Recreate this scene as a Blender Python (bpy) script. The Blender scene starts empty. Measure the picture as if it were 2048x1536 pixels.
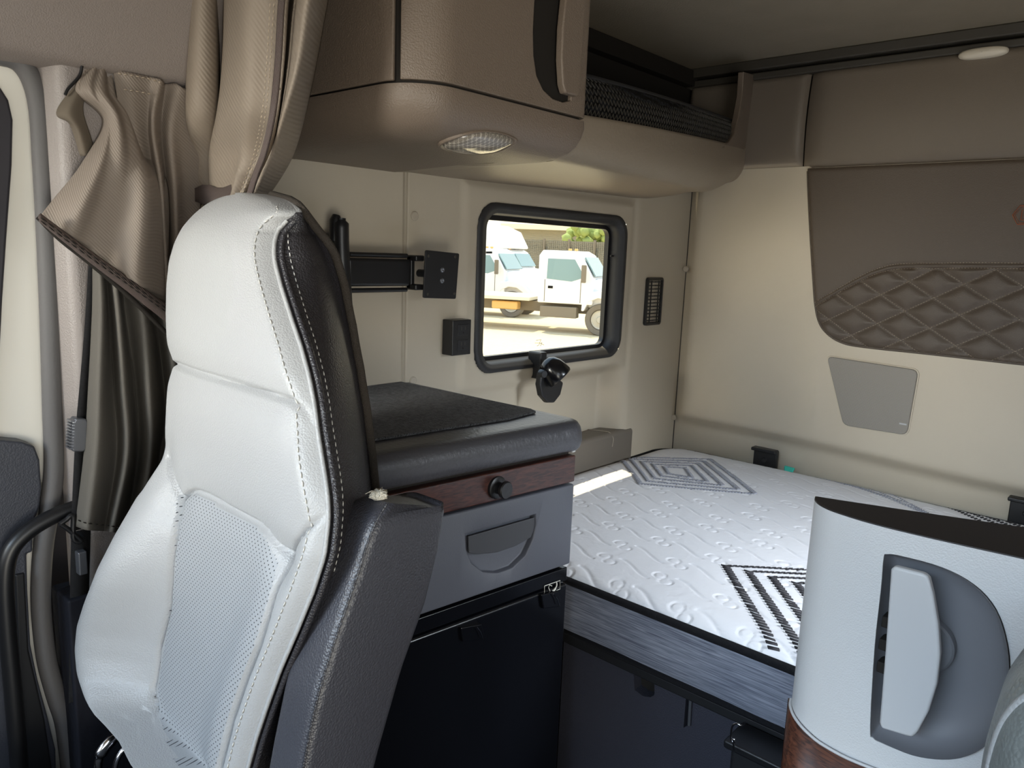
import bpy, bmesh, math, random
import numpy as np
from mathutils import Vector, Matrix
random.seed(7)
SC = bpy.context.scene
COL = SC.collection

# ------------------------------------------------------------------ camera
CAM = Vector((1.24, -2.20, 1.38)); FPX = 1506.0
_y, _p, _r = [math.radians(a) for a in (41.68, 9.97, 2.214)]
FW = Vector((-math.sin(_y)*math.cos(_p), math.cos(_y)*math.cos(_p), -math.sin(_p)))
_rt = Vector((math.cos(_y), math.sin(_y), 0)); _up = _rt.cross(FW)
RT = _rt*math.cos(_r)+_up*math.sin(_r); UP = -_rt*math.sin(_r)+_up*math.cos(_r)
cd = bpy.data.cameras.new('camera'); cam = bpy.data.objects.new('camera', cd); COL.objects.link(cam)
cd.sensor_width = 36; cd.lens = FPX/2048*36; cd.clip_start = 0.01; cd.clip_end = 300
M = Matrix((RT, UP, -FW)).transposed().to_4x4(); M.translation = CAM
cam.matrix_world = M; SC.camera = cam

# ------------------------------------------------------------------ world, sun, daylight through the openings, added mattress fill
w = bpy.data.worlds.new('sky'); SC.world = w; w.use_nodes = True
nt = w.node_tree; nt.nodes.clear()
o_ = nt.nodes.new('ShaderNodeOutputWorld'); bg = nt.nodes.new('ShaderNodeBackground')
tc = nt.nodes.new('ShaderNodeTexCoord'); sx = nt.nodes.new('ShaderNodeSeparateXYZ'); cr = nt.nodes.new('ShaderNodeValToRGB')
cr.color_ramp.elements[0].position = 0.0; cr.color_ramp.elements[0].color = (1.0, .95, .82, 1)
cr.color_ramp.elements[1].position = 0.6; cr.color_ramp.elements[1].color = (.55, .75, 1.0, 1)
nt.links.new(tc.outputs['Generated'], sx.inputs[0]); nt.links.new(sx.outputs['Z'], cr.inputs[0])
nt.links.new(cr.outputs[0], bg.inputs[0]); bg.inputs[1].default_value = 2.0
nt.links.new(bg.outputs[0], o_.inputs[0])
SUNDIR = Vector((.205, -.080, -.675)).normalized()
sl = bpy.data.lights.new('sun', 'SUN'); sl.energy = 5.5; sl.angle = .009; sl.color = (1, .87, .62)
so = bpy.data.objects.new('sun', sl); COL.objects.link(so); so.location = (-2, 1, 6)
so.rotation_euler = SUNDIR.to_track_quat('-Z', 'Y').to_euler()
def area(name, loc, to, sx_, sy_, power, col, spread=180):
    l = bpy.data.lights.new(name, 'AREA'); l.shape = 'RECTANGLE'; l.size = sx_; l.size_y = sy_; l.energy = power; l.color = col; l.spread = math.radians(spread)
    o = bpy.data.objects.new(name, l); COL.objects.link(o); o.location = loc
    o.rotation_euler = (Vector(to)-Vector(loc)).to_track_quat('-Z', 'Y').to_euler()
# bright yard and low sky seen through the windshield, blue sky above it, the driver door, and an added fill over the mattress
area('windshield_low_sky', (.42, -3.42, 1.55), (.33, -1.8, 1.31), .7, .25, 1.65, (1.0, .95, .82), 32)
area('windshield_high_sky', (1.1, -3.38, 1.82), (1.10, -1.1, .42), 1.7, .25, 6.2, (.58, .78, 1.0), 56)
area('windshield_daylight', (1.0, -3.42, 1.45), (.9, -1.0, 1.25), 1.8, .7, 1.8, (1.0, .93, .82))
area('driver_door_daylight', (2.28, -2.45, 1.25), (.5, -1.6, .7), .8, .9, 2.5, (.72, .84, 1.0), 120)
area('ground_bounce_in_door', (2.26, -2.5, .75), (.6, -1.2, 1.9), .8, .5, 14, (1.0, .95, .82))
area('passenger_window_daylight', (.03, -2.40, 1.32), (1.2, -1.55, 1.35), .6, .4, .9, (.92, .96, 1.0), 150)
area('mattress_fill', (2.30, -.72, 1.44), (.95, -.80, .72), .5, .35, 7.0, (.84, .92, 1.0), 48)  # unseen fill added to brighten the mattress, no opening in the wall here
SC.view_settings.view_transform = 'Standard'; SC.view_settings.look = 'None'
SC.view_settings.gamma = 1; SC.view_settings.use_curve_mapping = False
SC.view_settings.exposure = 0.0
SC.cycles.use_denoising = True
SC.cycles.max_bounces = 8; SC.cycles.diffuse_bounces = 5; SC.cycles.sample_clamp_indirect = 4

# ------------------------------------------------------------------ measuring helpers: a direction seen from the camera, met with a real plane
def ray(px, py): return FW*FPX + RT*(px-1024) - UP*(py-768)
def hit(px, py, ax, v):
    d = ray(px, py); t = (v-CAM[ax])/d[ax]; return CAM+d*t
def X(px, py, x=0.0): return hit(px, py, 0, x)
def Y(px, py, y=0.0): return hit(px, py, 1, y)
def Z(px, py, z=0.0): return hit(px, py, 2, z)

# ------------------------------------------------------------------ materials
def srgb(c):
    return tuple(((v/255)/12.92 if v/255 <= .04045 else ((v/255+.055)/1.055)**2.4) for v in c)+(1,)
MATS = {}
def mat(name, c, rough=.5, spec=.5, metal=0, bump=None, mottle=0, coat=0, sheen=0):
    """bump: (kind, scale, distance)"""
    m = bpy.data.materials.new(name); m.use_nodes = True; n = m.node_tree; b = n.nodes['Principled BSDF']
    col = srgb(c); b.inputs['Base Color'].default_value = col
    b.inputs['Roughness'].default_value = rough; b.inputs['Metallic'].default_value = metal
    b.inputs['Specular IOR Level'].default_value = spec; b.inputs['Coat Weight'].default_value = coat
    b.inputs['Sheen Weight'].default_value = sheen
    t = n.nodes.new('ShaderNodeTexCoord')
    if mottle:
        nz = n.nodes.new('ShaderNodeTexNoise'); nz.inputs['Scale'].default_value = 9; nz.inputs['Detail'].default_value = 6
        mx = n.nodes.new('ShaderNodeMix'); mx.data_type = 'RGBA'
        mx.inputs[6].default_value = tuple(v*(1-mottle) for v in col[:3])+(1,)
        mx.inputs[7].default_value = tuple(min(1, v*(1+mottle)) for v in col[:3])+(1,)
        n.links.new(t.outputs['Object'], nz.inputs['Vector']); n.links.new(nz.outputs[0], mx.inputs[0])
        n.links.new(mx.outputs[2], b.inputs['Base Color'])
    if bump:
        kind, sc, dist = bump
        bp = n.nodes.new('ShaderNodeBump'); bp.inputs['Distance'].default_value = dist; bp.inputs['Strength'].default_value = 1
        if kind == 'leather':
            v = n.nodes.new('ShaderNodeTexVoronoi'); v.inputs['Scale'].default_value = sc; v.feature = 'F1'
            nz = n.nodes.new('ShaderNodeTexNoise'); nz.inputs['Scale'].default_value = sc*.35
            mp = n.nodes.new('ShaderNodeVectorMath'); mp.operation = 'ADD'
            ms = n.nodes.new('ShaderNodeVectorMath'); ms.operation = 'SCALE'; ms.inputs[3].default_value = .6/sc
            n.links.new(t.outputs['Object'], nz.inputs['Vector']); n.links.new(nz.outputs[1], ms.inputs[0])
            n.links.new(t.outputs['Object'], mp.inputs[0]); n.links.new(ms.outputs[0], mp.inputs[1])
            n.links.new(mp.outputs[0], v.inputs['Vector']); n.links.new(v.outputs['Distance'], bp.inputs['Height'])
            bp.invert = True
        elif kind == 'noise':
            v = n.nodes.new('ShaderNodeTexNoise'); v.inputs['Scale'].default_value = sc; v.inputs['Detail'].default_value = 4
            n.links.new(t.outputs['Object'], v.inputs['Vector']); n.links.new(v.outputs[0], bp.inputs['Height'])
        elif kind in ('weave', 'ribs', 'zig'):
            v = n.nodes.new('ShaderNodeTexWave'); v.inputs['Scale'].default_value = sc; v.bands_direction = 'DIAGONAL' if kind == 'weave' else 'Z'
            if kind == 'zig': v.inputs['Distortion'].default_value = 6; v.inputs['Detail Scale'].default_value = 1.4
            n.links.new(t.outputs['Object'], v.inputs['Vector']); n.links.new(v.outputs[1], bp.inputs['Height'])
        n.links.new(bp.outputs[0], b.inputs['Normal'])
    MATS[name] = m; return m
def dots(m, plane, sc, r, dark, alpha=False):
    """a regular pattern of small holes"""
    n = m.node_tree; b = n.nodes['Principled BSDF']; t = n.nodes.new('ShaderNodeTexCoord')
    s = n.nodes.new('ShaderNodeSeparateXYZ'); n.links.new(t.outputs['Object'], s.inputs[0])
    outs = []
    for off in (0, .5):
        fr = []
        for ax in plane:
            mu = n.nodes.new('ShaderNodeMath'); mu.operation = 'MULTIPLY_ADD'; mu.inputs[1].default_value = sc; mu.inputs[2].default_value = off+100
            f = n.nodes.new('ShaderNodeMath'); f.operation = 'FRACT'; su = n.nodes.new('ShaderNodeMath'); su.operation = 'SUBTRACT'; su.inputs[1].default_value = .5
            pw = n.nodes.new('ShaderNodeMath'); pw.operation = 'MULTIPLY'
            n.links.new(s.outputs[ax], mu.inputs[0]); n.links.new(mu.outputs[0], f.inputs[0]); n.links.new(f.outputs[0], su.inputs[0])
            n.links.new(su.outputs[0], pw.inputs[0]); n.links.new(su.outputs[0], pw.inputs[1]); fr.append(pw)
        ad = n.nodes.new('ShaderNodeMath'); ad.operation = 'ADD'; n.links.new(fr[0].outputs[0], ad.inputs[0]); n.links.new(fr[1].outputs[0], ad.inputs[1]); outs.append(ad)
    mn = n.nodes.new('ShaderNodeMath'); mn.operation = 'MINIMUM'; n.links.new(outs[0].outputs[0], mn.inputs[0]); n.links.new(outs[1].outputs[0], mn.inputs[1])
    lt = n.nodes.new('ShaderNodeMath'); lt.operation = 'LESS_THAN'; lt.inputs[1].default_value = r*r; n.links.new(mn.outputs[0], lt.inputs[0])
    mx = n.nodes.new('ShaderNodeMix'); mx.data_type = 'RGBA'; mx.inputs[6].default_value = b.inputs['Base Color'].default_value; mx.inputs[7].default_value = srgb(dark)
    n.links.new(lt.outputs[0], mx.inputs[0]); n.links.new(mx.outputs[2], b.inputs['Base Color'])
def wood(name, c1, c2, axis_scale):
    m = mat(name, c1, .38, .5, coat=.12); n = m.node_tree; b = n.nodes['Principled BSDF']
    t = n.nodes.new('ShaderNodeTexCoord'); mp = n.nodes.new('ShaderNodeMapping'); mp.inputs['Scale'].default_value = axis_scale
    nz = n.nodes.new('ShaderNodeTexNoise'); nz.inputs['Scale'].default_value = 4; nz.inputs['Detail'].default_value = 8; nz.inputs['Distortion'].default_value = 1.2
    r = n.nodes.new('ShaderNodeValToRGB'); r.color_ramp.elements[0].position = .35; r.color_ramp.elements[1].position = .68
    r.color_ramp.elements[0].color = srgb(c2); r.color_ramp.elements[1].color = srgb(c1)
    n.links.new(t.outputs['Object'], mp.inputs[0]); n.links.new(mp.outputs[0], nz.inputs['Vector']); n.links.new(nz.outputs[0], r.inputs[0]); n.links.new(r.outputs[0], b.inputs['Base Color'])
    return m
m_wall = mat('moulded_cream_plastic', (182, 172, 154), .45, .4, bump=('noise', 700, .0002), mottle=.04)
m_wallb = mat('moulded_back_wall_plastic', (198, 187, 168), .42, .45, bump=('noise', 700, .0002), mottle=.04)
m_cap = mat('cap_plastic', (172, 162, 146), .5)
m_seam = mat('dark_gap', (40, 37, 34), .8, .1)
m_oh = mat('grained_taupe_plastic', (112, 99, 87), .45, .45, bump=('leather', 420, .0005))
m_ohunder = mat('taupe_underside_fabric', (138, 125, 109), .42, .5, bump=('noise', 180, .0006))
m_pad = mat('padded_taupe_vinyl', (110, 100, 89), .48, .4, bump=('noise', 500, .0004))
m_quilt = mat('dark_taupe_vinyl', (84, 73, 63), .46, .45, bump=('leather', 520, .0004))
m_thread = mat('pale_thread', (176, 160, 140), .8)
m_emb = mat('copper_thread', (150, 88, 62), .6)
m_ceil = mat('headliner_fabric', (134, 124, 109), .9, .1, bump=('noise', 260, .0008), mottle=.1)
m_rail = mat('dark_rail_plastic', (62, 58, 52), .5, .4)
m_pillar = mat('grained_pillar_plastic', (138, 130, 126), .42, .5, bump=('leather', 420, .0004))
m_header = mat('header_plastic', (136, 126, 120), .5, .4, bump=('leather', 500, .0003))
m_white = mat('white_paint', (238, 234, 224), .25, .6, coat=.3)
m_rubber = mat('grey_seal_rubber', (98, 96, 96), .6, .3, bump=('noise', 300, .0003))
m_black = mat('black_plastic', (24, 24, 26), .38, .5)
m_blacksoft = mat('black_satin_plastic', (30, 30, 32), .5, .4)
m_gloss = mat('black_gloss_panel', (9, 10, 14), .22, .5)
m_winr = mat('window_rubber', (44, 44, 46), .5, .4)
m_seat = mat('grey_seat_leather', (160, 160, 160), .42, .5, bump=('leather', 480, .0004))
m_threadw = mat('white_thread', (200, 198, 192), .8)
m_perf = mat('perforated_leather', (152, 154, 156), .48, .45, bump=('leather', 560, .0002)); dots(m_perf, ('X', 'Z'), 150, .115, (50, 52, 56))
m_bleather = mat('black_leather', (42, 40, 43), .40, .55, bump=('leather', 420, .0008))
m_dseat = mat('worn_driver_leather', (118, 122, 120), .34, .6, bump=('leather', 300, .0006))
m_arm = mat('black_armrest_leather', (58, 58, 64), .42, .6, bump=('leather', 400, .0005))
m_fuzz = mat('grey_felt_edging', (74, 68, 62), .95, .1, bump=('noise', 900, .003))
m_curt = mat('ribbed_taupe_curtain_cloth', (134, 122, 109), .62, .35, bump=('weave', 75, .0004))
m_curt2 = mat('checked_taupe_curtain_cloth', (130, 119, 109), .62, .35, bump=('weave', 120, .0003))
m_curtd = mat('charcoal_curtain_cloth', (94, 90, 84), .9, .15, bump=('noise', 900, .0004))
m_flap = mat('brown_felt', (104, 95, 84), .9, .15)
m_hem = mat('brown_hem_tape', (92, 80, 76), .55, .4, bump=('weave', 300, .0006))
m_desk = mat('charcoal_desk_top', (66, 66, 71), .36, .55, bump=('noise', 160, .0008))
m_draw = mat('slate_drawer_plastic', (76, 78, 86), .5, .4, bump=('noise', 600, .0002))
m_drawd = mat('slate_recess_plastic', (56, 57, 61), .5, .4)
m_mat_ = mat('black_carpet_mat', (40, 40, 42), .95, .1, bump=('noise', 420, .006), sheen=.3)
nz_ = m_mat_.node_tree; q_ = nz_.nodes.new('ShaderNodeTexNoise'); q_.inputs['Scale'].default_value = 150; q_.inputs['Detail'].default_value = 3; r_q = nz_.nodes.new('ShaderNodeValToRGB'); t_q = nz_.nodes.new('ShaderNodeTexCoord')
r_q.color_ramp.elements[0].position = .38; r_q.color_ramp.elements[1].position = .66; r_q.color_ramp.elements[0].color = srgb((16, 16, 18)); r_q.color_ramp.elements[1].color = srgb((78, 78, 80))
nz_.links.new(t_q.outputs['Object'], q_.inputs['Vector']); nz_.links.new(q_.outputs[0], r_q.inputs[0]); nz_.links.new(r_q.outputs[0], nz_.nodes['Principled BSDF'].inputs['Base Color'])
m_wood = wood('dark_walnut', (74, 40, 31), (34, 18, 16), (60, 5, 60))
m_woodr = wood('walnut_trim', (98, 57, 40), (46, 26, 20), (6, 40, 50))
m_chrome = mat('chrome', (200, 200, 205), .12, .5, metal=1)
m_silver = mat('pale_grey_handle_plastic', (188, 187, 187), .42, .4)
m_panel = mat('grained_silver_plastic', (200, 199, 198), .38, .5, bump=('leather', 560, .0003))
m_recess = mat('slate_dish_plastic', (112, 112, 116), .45, .45)
m_captop = mat('black_cap_plastic', (44, 40, 39), .5, .4)
m_ledge = mat('grey_ledge_plastic', (104, 97, 88), .5, .4)
m_matt = mat('quilted_white_knit', (228, 228, 232), .8, .2, bump=('zig', 34, .0003))
m_side = wood('heathered_grey_border', (140, 144, 156), (84, 88, 102), (3, 3, 110)); m_side.node_tree.nodes['Principled BSDF'].inputs['Roughness'].default_value = .85
m_sidetape = mat('black_edge_tape', (26, 26, 30), .7, .2, bump=('weave', 260, .0010))
m_dash = mat('black_chevron_yarn', (42, 40, 44), .85)
m_gdash = mat('grey_chevron_yarn', (150, 152, 162), .85)
m_base = mat('charcoal_carpet_box', (58, 58, 66), .95, .1, bump=('noise', 400, .002))
m_floor = mat('dark_floor_rubber', (30, 31, 38), .7, .2, bump=('noise', 80, .001), mottle=.2)
m_grille = mat('grey_speaker_grille', (158, 152, 143), .5, .4); dots(m_grille, ('X', 'Z'), 300, .25, (112, 106, 99))
m_net = mat('black_net', (20, 20, 22), .7, .2, bump=('zig', 22, .012))
m_inner = mat('dark_shelf_lining', (46, 43, 40), .9, .1)
m_lens = mat('prismatic_lamp_lens', (168, 160, 148), .15, .6, coat=.4); dots(m_lens, ('X', 'Y'), 110, .33, (120, 113, 104))
m_lampw = mat('white_lamp_lens', (205, 196, 180), .3, .5)
m_teal = mat('teal_cloth', (60, 190, 170), .7)
m_foam = mat('torn_pale_foam', (205, 196, 178), .9, bump=('noise', 300, .004))
m_web = mat('black_webbing', (34, 33, 34), .7, .3, bump=('ribs', 300, .0006))
m_sticker = mat('white_sticker', (200, 198, 190), .5)
m_belt = mat('grey_metal', (120, 122, 128), .35, metal=.7)
m_dgrey = mat('dark_door_trim', (64, 66, 74), .45, .4, bump=('leather', 420, .0003))
m_doorglass = mat('dark_door_glass_seal', (46, 44, 50), .5)
# tinted glass
m_glass = bpy.data.materials.new('tinted_window_glass'); m_glass.use_nodes = True
g_ = m_glass.node_tree; g_.nodes.clear(); go = g_.nodes.new('ShaderNodeOutputMaterial'); gt = g_.nodes.new('ShaderNodeBsdfTransparent'); gg = g_.nodes.new('ShaderNodeBsdfGlossy'); gm = g_.nodes.new('ShaderNodeMixShader')
gt.inputs[0].default_value = (.94, .93, .88, 1); gg.inputs['Roughness'].default_value = .03; gm.inputs[0].default_value = .05
g_.links.new(gt.outputs[0], gm.inputs[1]); g_.links.new(gg.outputs[0], gm.inputs[2]); g_.links.new(gm.outputs[0], go.inputs[0])
# outside
m_sand = mat('pale_dusty_ground', (222, 204, 168), .95, .1, mottle=.12, bump=('noise', 3, .02))
m_truck = mat('white_truck_paint', (240, 240, 240), .35, .5)
m_tglass = mat('truck_window_glass', (128, 158, 162), .15, .7)
m_tyre = mat('dusty_tyre', (120, 112, 100), .8)
m_hub = mat('wheel_hub_grey', (190, 184, 170), .5)
m_chas = mat('dusty_chassis', (130, 120, 104), .8)
m_fence = mat('grey_corrugated_fence', (176, 170, 152), .8, bump=('ribs', 4, .05))
m_build = mat('pale_building', (226, 220, 200), .8)
m_amber = mat('amber_marker', (225, 180, 110), .5)
m_bush = mat('pale_green_leaves', (150, 165, 95), .9)

# ------------------------------------------------------------------ mesh helpers
def link(name, me, m, parent=None, smooth=True):
    o = bpy.data.objects.new(name, me); COL.objects.link(o)
    if m: me.materials.append(m)
    if smooth:
        me.shade_smooth()
    if parent:
        o.parent = parent; o.matrix_parent_inverse = Matrix.Translation(parent.location).inverted() if parent.type == 'EMPTY' else Matrix()
    return o
def mesh(name, vs, fs, m, parent=None, smooth=True):
    me = bpy.data.meshes.new(name); me.from_pydata([tuple(v) for v in vs], [], fs); me.validate(); me.update()
    b = bmesh.new(); b.from_mesh(me); bmesh.ops.recalc_face_normals(b, faces=b.faces); b.to_mesh(me); b.free()
    return link(name, me, m, parent, smooth)
def bm_obj(name, b, m, parent=None, smooth=True):
    bmesh.ops.recalc_face_normals(b, faces=b.faces)
    me = bpy.data.meshes.new(name); b.to_mesh(me); b.free(); return link(name, me, m, parent, smooth)
def bevmod(o, w_=.003, seg=3, ang=35):
    md = o.modifiers.new('bevel', 'BEVEL'); md.width = w_; md.segments = seg; md.limit_method = 'ANGLE'; md.angle_limit = math.radians(ang); md.harden_normals = True
    return o
def autos(o, ang=40):
    me = o.data
    me.shade_smooth()
    try: me.set_sharp_from_angle(angle=math.radians(ang))
    except Exception: pass
    return o
def box(name, a, b, m, parent=None, bev=.003, seg=3):
    vs = [(x, y, z) for x in (a[0], b[0]) for y in (a[1], b[1]) for z in (a[2], b[2])]
    fs = [(0, 1, 3, 2), (4, 6, 7, 5), (0, 4, 5, 1), (2, 3, 7, 6), (0, 2, 6, 4), (1, 5, 7, 3)]
    o = mesh(name, vs, fs, m, parent); autos(o)
    if bev: bevmod(o, bev, seg)
    return o
def prism(name, pts, off, m, parent=None, bev=.002, seg=3):
    """closed outline pts (3D) pushed along the vector off"""
    off = Vector(off); n = len(pts); vs = [Vector(p) for p in pts]+[Vector(p)+off for p in pts]
    fs = [tuple(range(n)), tuple(range(2*n-1, n-1, -1))]+[(i, (i+1) % n, (i+1) % n+n, i+n) for i in range(n)]
    o = mesh(name, vs, fs, m, parent); autos(o, 30)
    if bev: bevmod(o, bev, seg, 40)
    return o
def cr_(ps, n):
    """Catmull-Rom through ps, n samples over the whole length"""
    ps = [np.array(p, float) for p in ps]
    if len(ps) == 2: return [ps[0]*(1-t)+ps[1]*t for t in np.linspace(0, 1, n)]
    q = [2*ps[0]-ps[1]]+ps+[2*ps[-1]-ps[-2]]; out = []
    for t in np.linspace(0, len(ps)-1, n):
        i = min(int(t), len(ps)-2); u = t-i; a, b, c, d = q[i:i+4]
        out.append(.5*((2*b)+(c-a)*u+(2*a-5*b+4*c-d)*u*u+(3*b-a-3*c+d)*u**3))
    return out
def closed(ps, n): 
    ps = [np.array(p, float) for p in ps]; k = len(ps); out = []
    for t in np.linspace(0, k, n, endpoint=False):
        i = int(t); u = t-i; a, b, c, d = ps[(i-1) % k], ps[i % k], ps[(i+1) % k], ps[(i+2) % k]
        out.append(.5*((2*b)+(c-a)*u+(2*a-5*b+4*c-d)*u*u+(3*b-a-3*c+d)*u**3))
    return out
def grid(name, P, m, parent=None, thick=0, close_u=False, keep=None):
    nv, nu = len(P), len(P[0]); vs = [p for r in P for p in r]; fs = []
    for i in range(nv-1):
        for j in range(nu if close_u else nu-1):
            if keep and not keep(i, j): continue
            a, b = i*nu+j, i*nu+(j+1) % nu
            fs.append((a, b, b+nu, a+nu))
    o = mesh(name, vs, fs, m, parent)
    if thick:
        md = o.modifiers.new('solid', 'SOLIDIFY'); md.thickness = thick; md.offset = 0
    return o
def sheet(name, rows, m, parent=None, nu=60, nv=60, thick=.003, fn=None):
    R_ = [cr_(r, nu) for r in rows]; C_ = [cr_([r[j] for r in R_], nv) for j in range(nu)]
    P = [[C_[j][i] for j in range(nu)] for i in range(nv)]
    if fn: P = [[fn(np.array(p), j/(nu-1), i/(nv-1)) for j, p in enumerate(r)] for i, r in enumerate(P)]
    return grid(name, P, m, parent, thick)
def tube(name, pts, r, m, parent=None, seg=12, flat=1.0, smooth_n=0, up=Vector((0, 0, 1))):
    if smooth_n: pts = cr_(pts, smooth_n)
    pts = [Vector(p) for p in pts]; n = len(pts); vs = []; fs = []
    rr = r if hasattr(r, '__len__') else [r]*n; a0 = None
    for i, p in enumerate(pts):
        t = (pts[min(i+1, n-1)]-pts[max(i-1, 0)]).normalized()
        if a0 is None:
            a = t.cross(up)
            if a.length < .2: a = t.cross(Vector((1, 0, 0)))
        else: a = a0-t*a0.dot(t)
        a.normalize(); a0 = a; b = a.cross(t)
        ri = rr[int(i*(len(rr)-1)/max(1, n-1))]
        for k in range(seg):
            th = 2*math.pi*k/seg; vs.append(p+a*math.cos(th)*ri*flat+b*math.sin(th)*ri)
    for i in range(n-1):
        for k in range(seg): fs.append((i*seg+k, i*seg+(k+1) % seg, (i+1)*seg+(k+1) % seg, (i+1)*seg+k))
    fs += [tuple(range(seg)), tuple(range((n-1)*seg, n*seg))]
    o = mesh(name, vs, fs, m, parent); autos(o, 60); return o
def dashes(name, pts, ln, gap, r, m, parent=None, nrm=(0, 0, 1)):
    """a row of stitches along a path, one mesh"""
    pts = [Vector(p) for p in pts]; vs = []; fs = []; nrm = Vector(nrm)
    L = [0]
    for a, b in zip(pts, pts[1:]): L.append(L[-1]+(b-a).length)
    def at(s):
        for i in range(len(pts)-1):
            if s <= L[i+1]: return pts[i].lerp(pts[i+1], (s-L[i])/max(1e-9, L[i+1]-L[i]))
        return pts[-1]
    s = 0
    while s < L[-1]:
        a, b = at(s), at(min(s+ln, L[-1])); s += ln+gap
        t = (b-a); 
        if t.length < 1e-6: continue
        t.normalize(); q = t.cross(nrm).normalized()*r; u = nrm*r; k = len(vs)
        for p, sc_ in ((a, .5), ((a+b)/2, 1), (b, .5)):
            vs += [p+q*sc_-u*.4, p+u*sc_, p-q*sc_-u*.4]
        for j in (0, 3): fs += [(k+j, k+j+1, k+j+4, k+j+3), (k+j+1, k+j+2, k+j+5, k+j+4), (k+j+2, k+j, k+j+3, k+j+5)]
        fs += [(k, k+1, k+2), (k+6, k+8, k+7)]
    return mesh(name, vs, fs, m, parent)
def lathe(name, c, axis, prof, m, parent=None, seg=28):
    """prof: (radius, distance along axis)"""
    c = Vector(c); axis = Vector(axis).normalized(); a = axis.orthogonal().normalized(); b = axis.cross(a); P = []
    for r, h in prof: P.append([c+axis*h+(a*math.cos(2*math.pi*k/seg)+b*math.sin(2*math.pi*k/seg))*max(r, 1e-5) for k in range(seg)])
    o = grid(name, P, m, parent, close_u=True); autos(o, 35); return o
def boolcut(o, pts, off):
    """carve the prism pts/off out of o and bake it"""
    n = len(pts); off = Vector(off); vs = [tuple(Vector(p)) for p in pts]+[tuple(Vector(p)+off) for p in pts]
    fs = [tuple(range(n)), tuple(range(2*n-1, n-1, -1))]+[(i, (i+1) % n, (i+1) % n+n, i+n) for i in range(n)]
    c = mesh('cut', vs, fs, None, None, False); md = o.modifiers.new('b', 'BOOLEAN'); md.operation = 'DIFFERENCE'; md.object = c; md.solver = 'EXACT'
    bpy.context.view_layer.update()
    ev = o.evaluated_get(bpy.context.evaluated_depsgraph_get()); me = bpy.data.meshes.new_from_object(ev)
    o.modifiers.clear(); o.data = me; cm = c.data; bpy.data.objects.remove(c); bpy.data.meshes.remove(cm); autos(o, 35); return o
def rrect(a0, a1, b0, b1, r, k=8):
    out = []
    for cx, cy, s in ((a1-r, b1-r, 0), (a0+r, b1-r, 90), (a0+r, b0+r, 180), (a1-r, b0+r, 270)):
        for i in range(k+1):
            t = math.radians(s+90*i/k); out.append((cx+r*math.cos(t), cy+r*math.sin(t)))
    return out
def ss(a, b, x):
    t = min(1, max(0, (x-a)/(b-a))); return t*t*(3-2*t)
def thing(name, label, cat, loc=(0, 0, 0), group=None):
    o = bpy.data.objects.new(name, None); COL.objects.link(o); o.location = loc; o.empty_display_size = .05
    o['label'] = label; o['category'] = cat
    if group: o['group'] = group
    return o
def tag(o, label, cat, group=None, kind=None):
    o['label'] = label; o['category'] = cat
    if group: o['group'] = group
    if kind: o['kind'] = kind
    return o
def struct(o): o['kind'] = 'structure'; return o

# ================================================================== SHELL
YB, YT = -.957, -.345; ZB, ZT = 1.088, 1.492        # outer edge of the bunk window
def wall_x(y, z):
    d = 0.0
    rec = ss(-.80, -.70, y)*(1-ss(-.36, -.31, y))*(1-ss(1.02, 1.075, z))
    d -= .06*rec
    d += .014*ss(-.33, -.29, y)*(1-.0*z)
    d -= .004*math.exp(-((y+1.157)/.003)**2)*(1 if z < 1.56 else 0)
    # soft bulge round the window
    qx, qz = abs(y-(YB+YT)/2)-(YT-YB)/2+.06, abs(z-(ZB+ZT)/2)-(ZT-ZB)/2+.06
    sd = math.hypot(max(qx, 0), max(qz, 0))+min(max(qx, qz), 0)-.06
    e = max(YB-.03-y, y-YT-.02, ZB-.03-z, z-ZT-.03)
    d += .010*(1-ss(-.005, .02, e))*(1 if z > 1.0 else ss(.98, 1.0, z))
    d -= .024*ss(-.001, -.007, sd)
    return d
ys = sorted(set(list(np.arange(-1.70, 0.001, .005))+[-1.157+k*.002 for k in range(-4, 5)]))
zs = list(np.arange(.0, .8, .1))+list(np.arange(.8, 1.621, .005))
P = [[(wall_x(y, z), y, z) for y in ys] for z in zs]
def keepw(i, j):
    y, z = (ys[j]+ys[j+1])/2, (zs[i]+zs[i+1])/2
    return not (YB+.025 < y < YT-.012 and ZB+.022 < z < ZT-.022)
wl = struct(grid('wall_left', P, m_wall, keep=keepw))
for (a, b) in ((829, 432), (826, 762)):
    p = X(a, b, 0); lathe('screw_cap', p, (1, 0, 0), [(.0001, .003), (.008, .003), (.010, .0015), (.0105, -.002)], m_cap, wl)
# upper side wall behind the shelf, set back
struct(mesh('wall_left_upper', [(-.012, -1.7, 1.6), (-.012, .0, 1.6), (-.012, .0, 1.96), (-.012, -1.7, 1.96), (.0, -1.7, 1.6), (.0, 0, 1.6)], [(0, 1, 2, 3), (0, 1, 5, 4)], m_inner))
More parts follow.
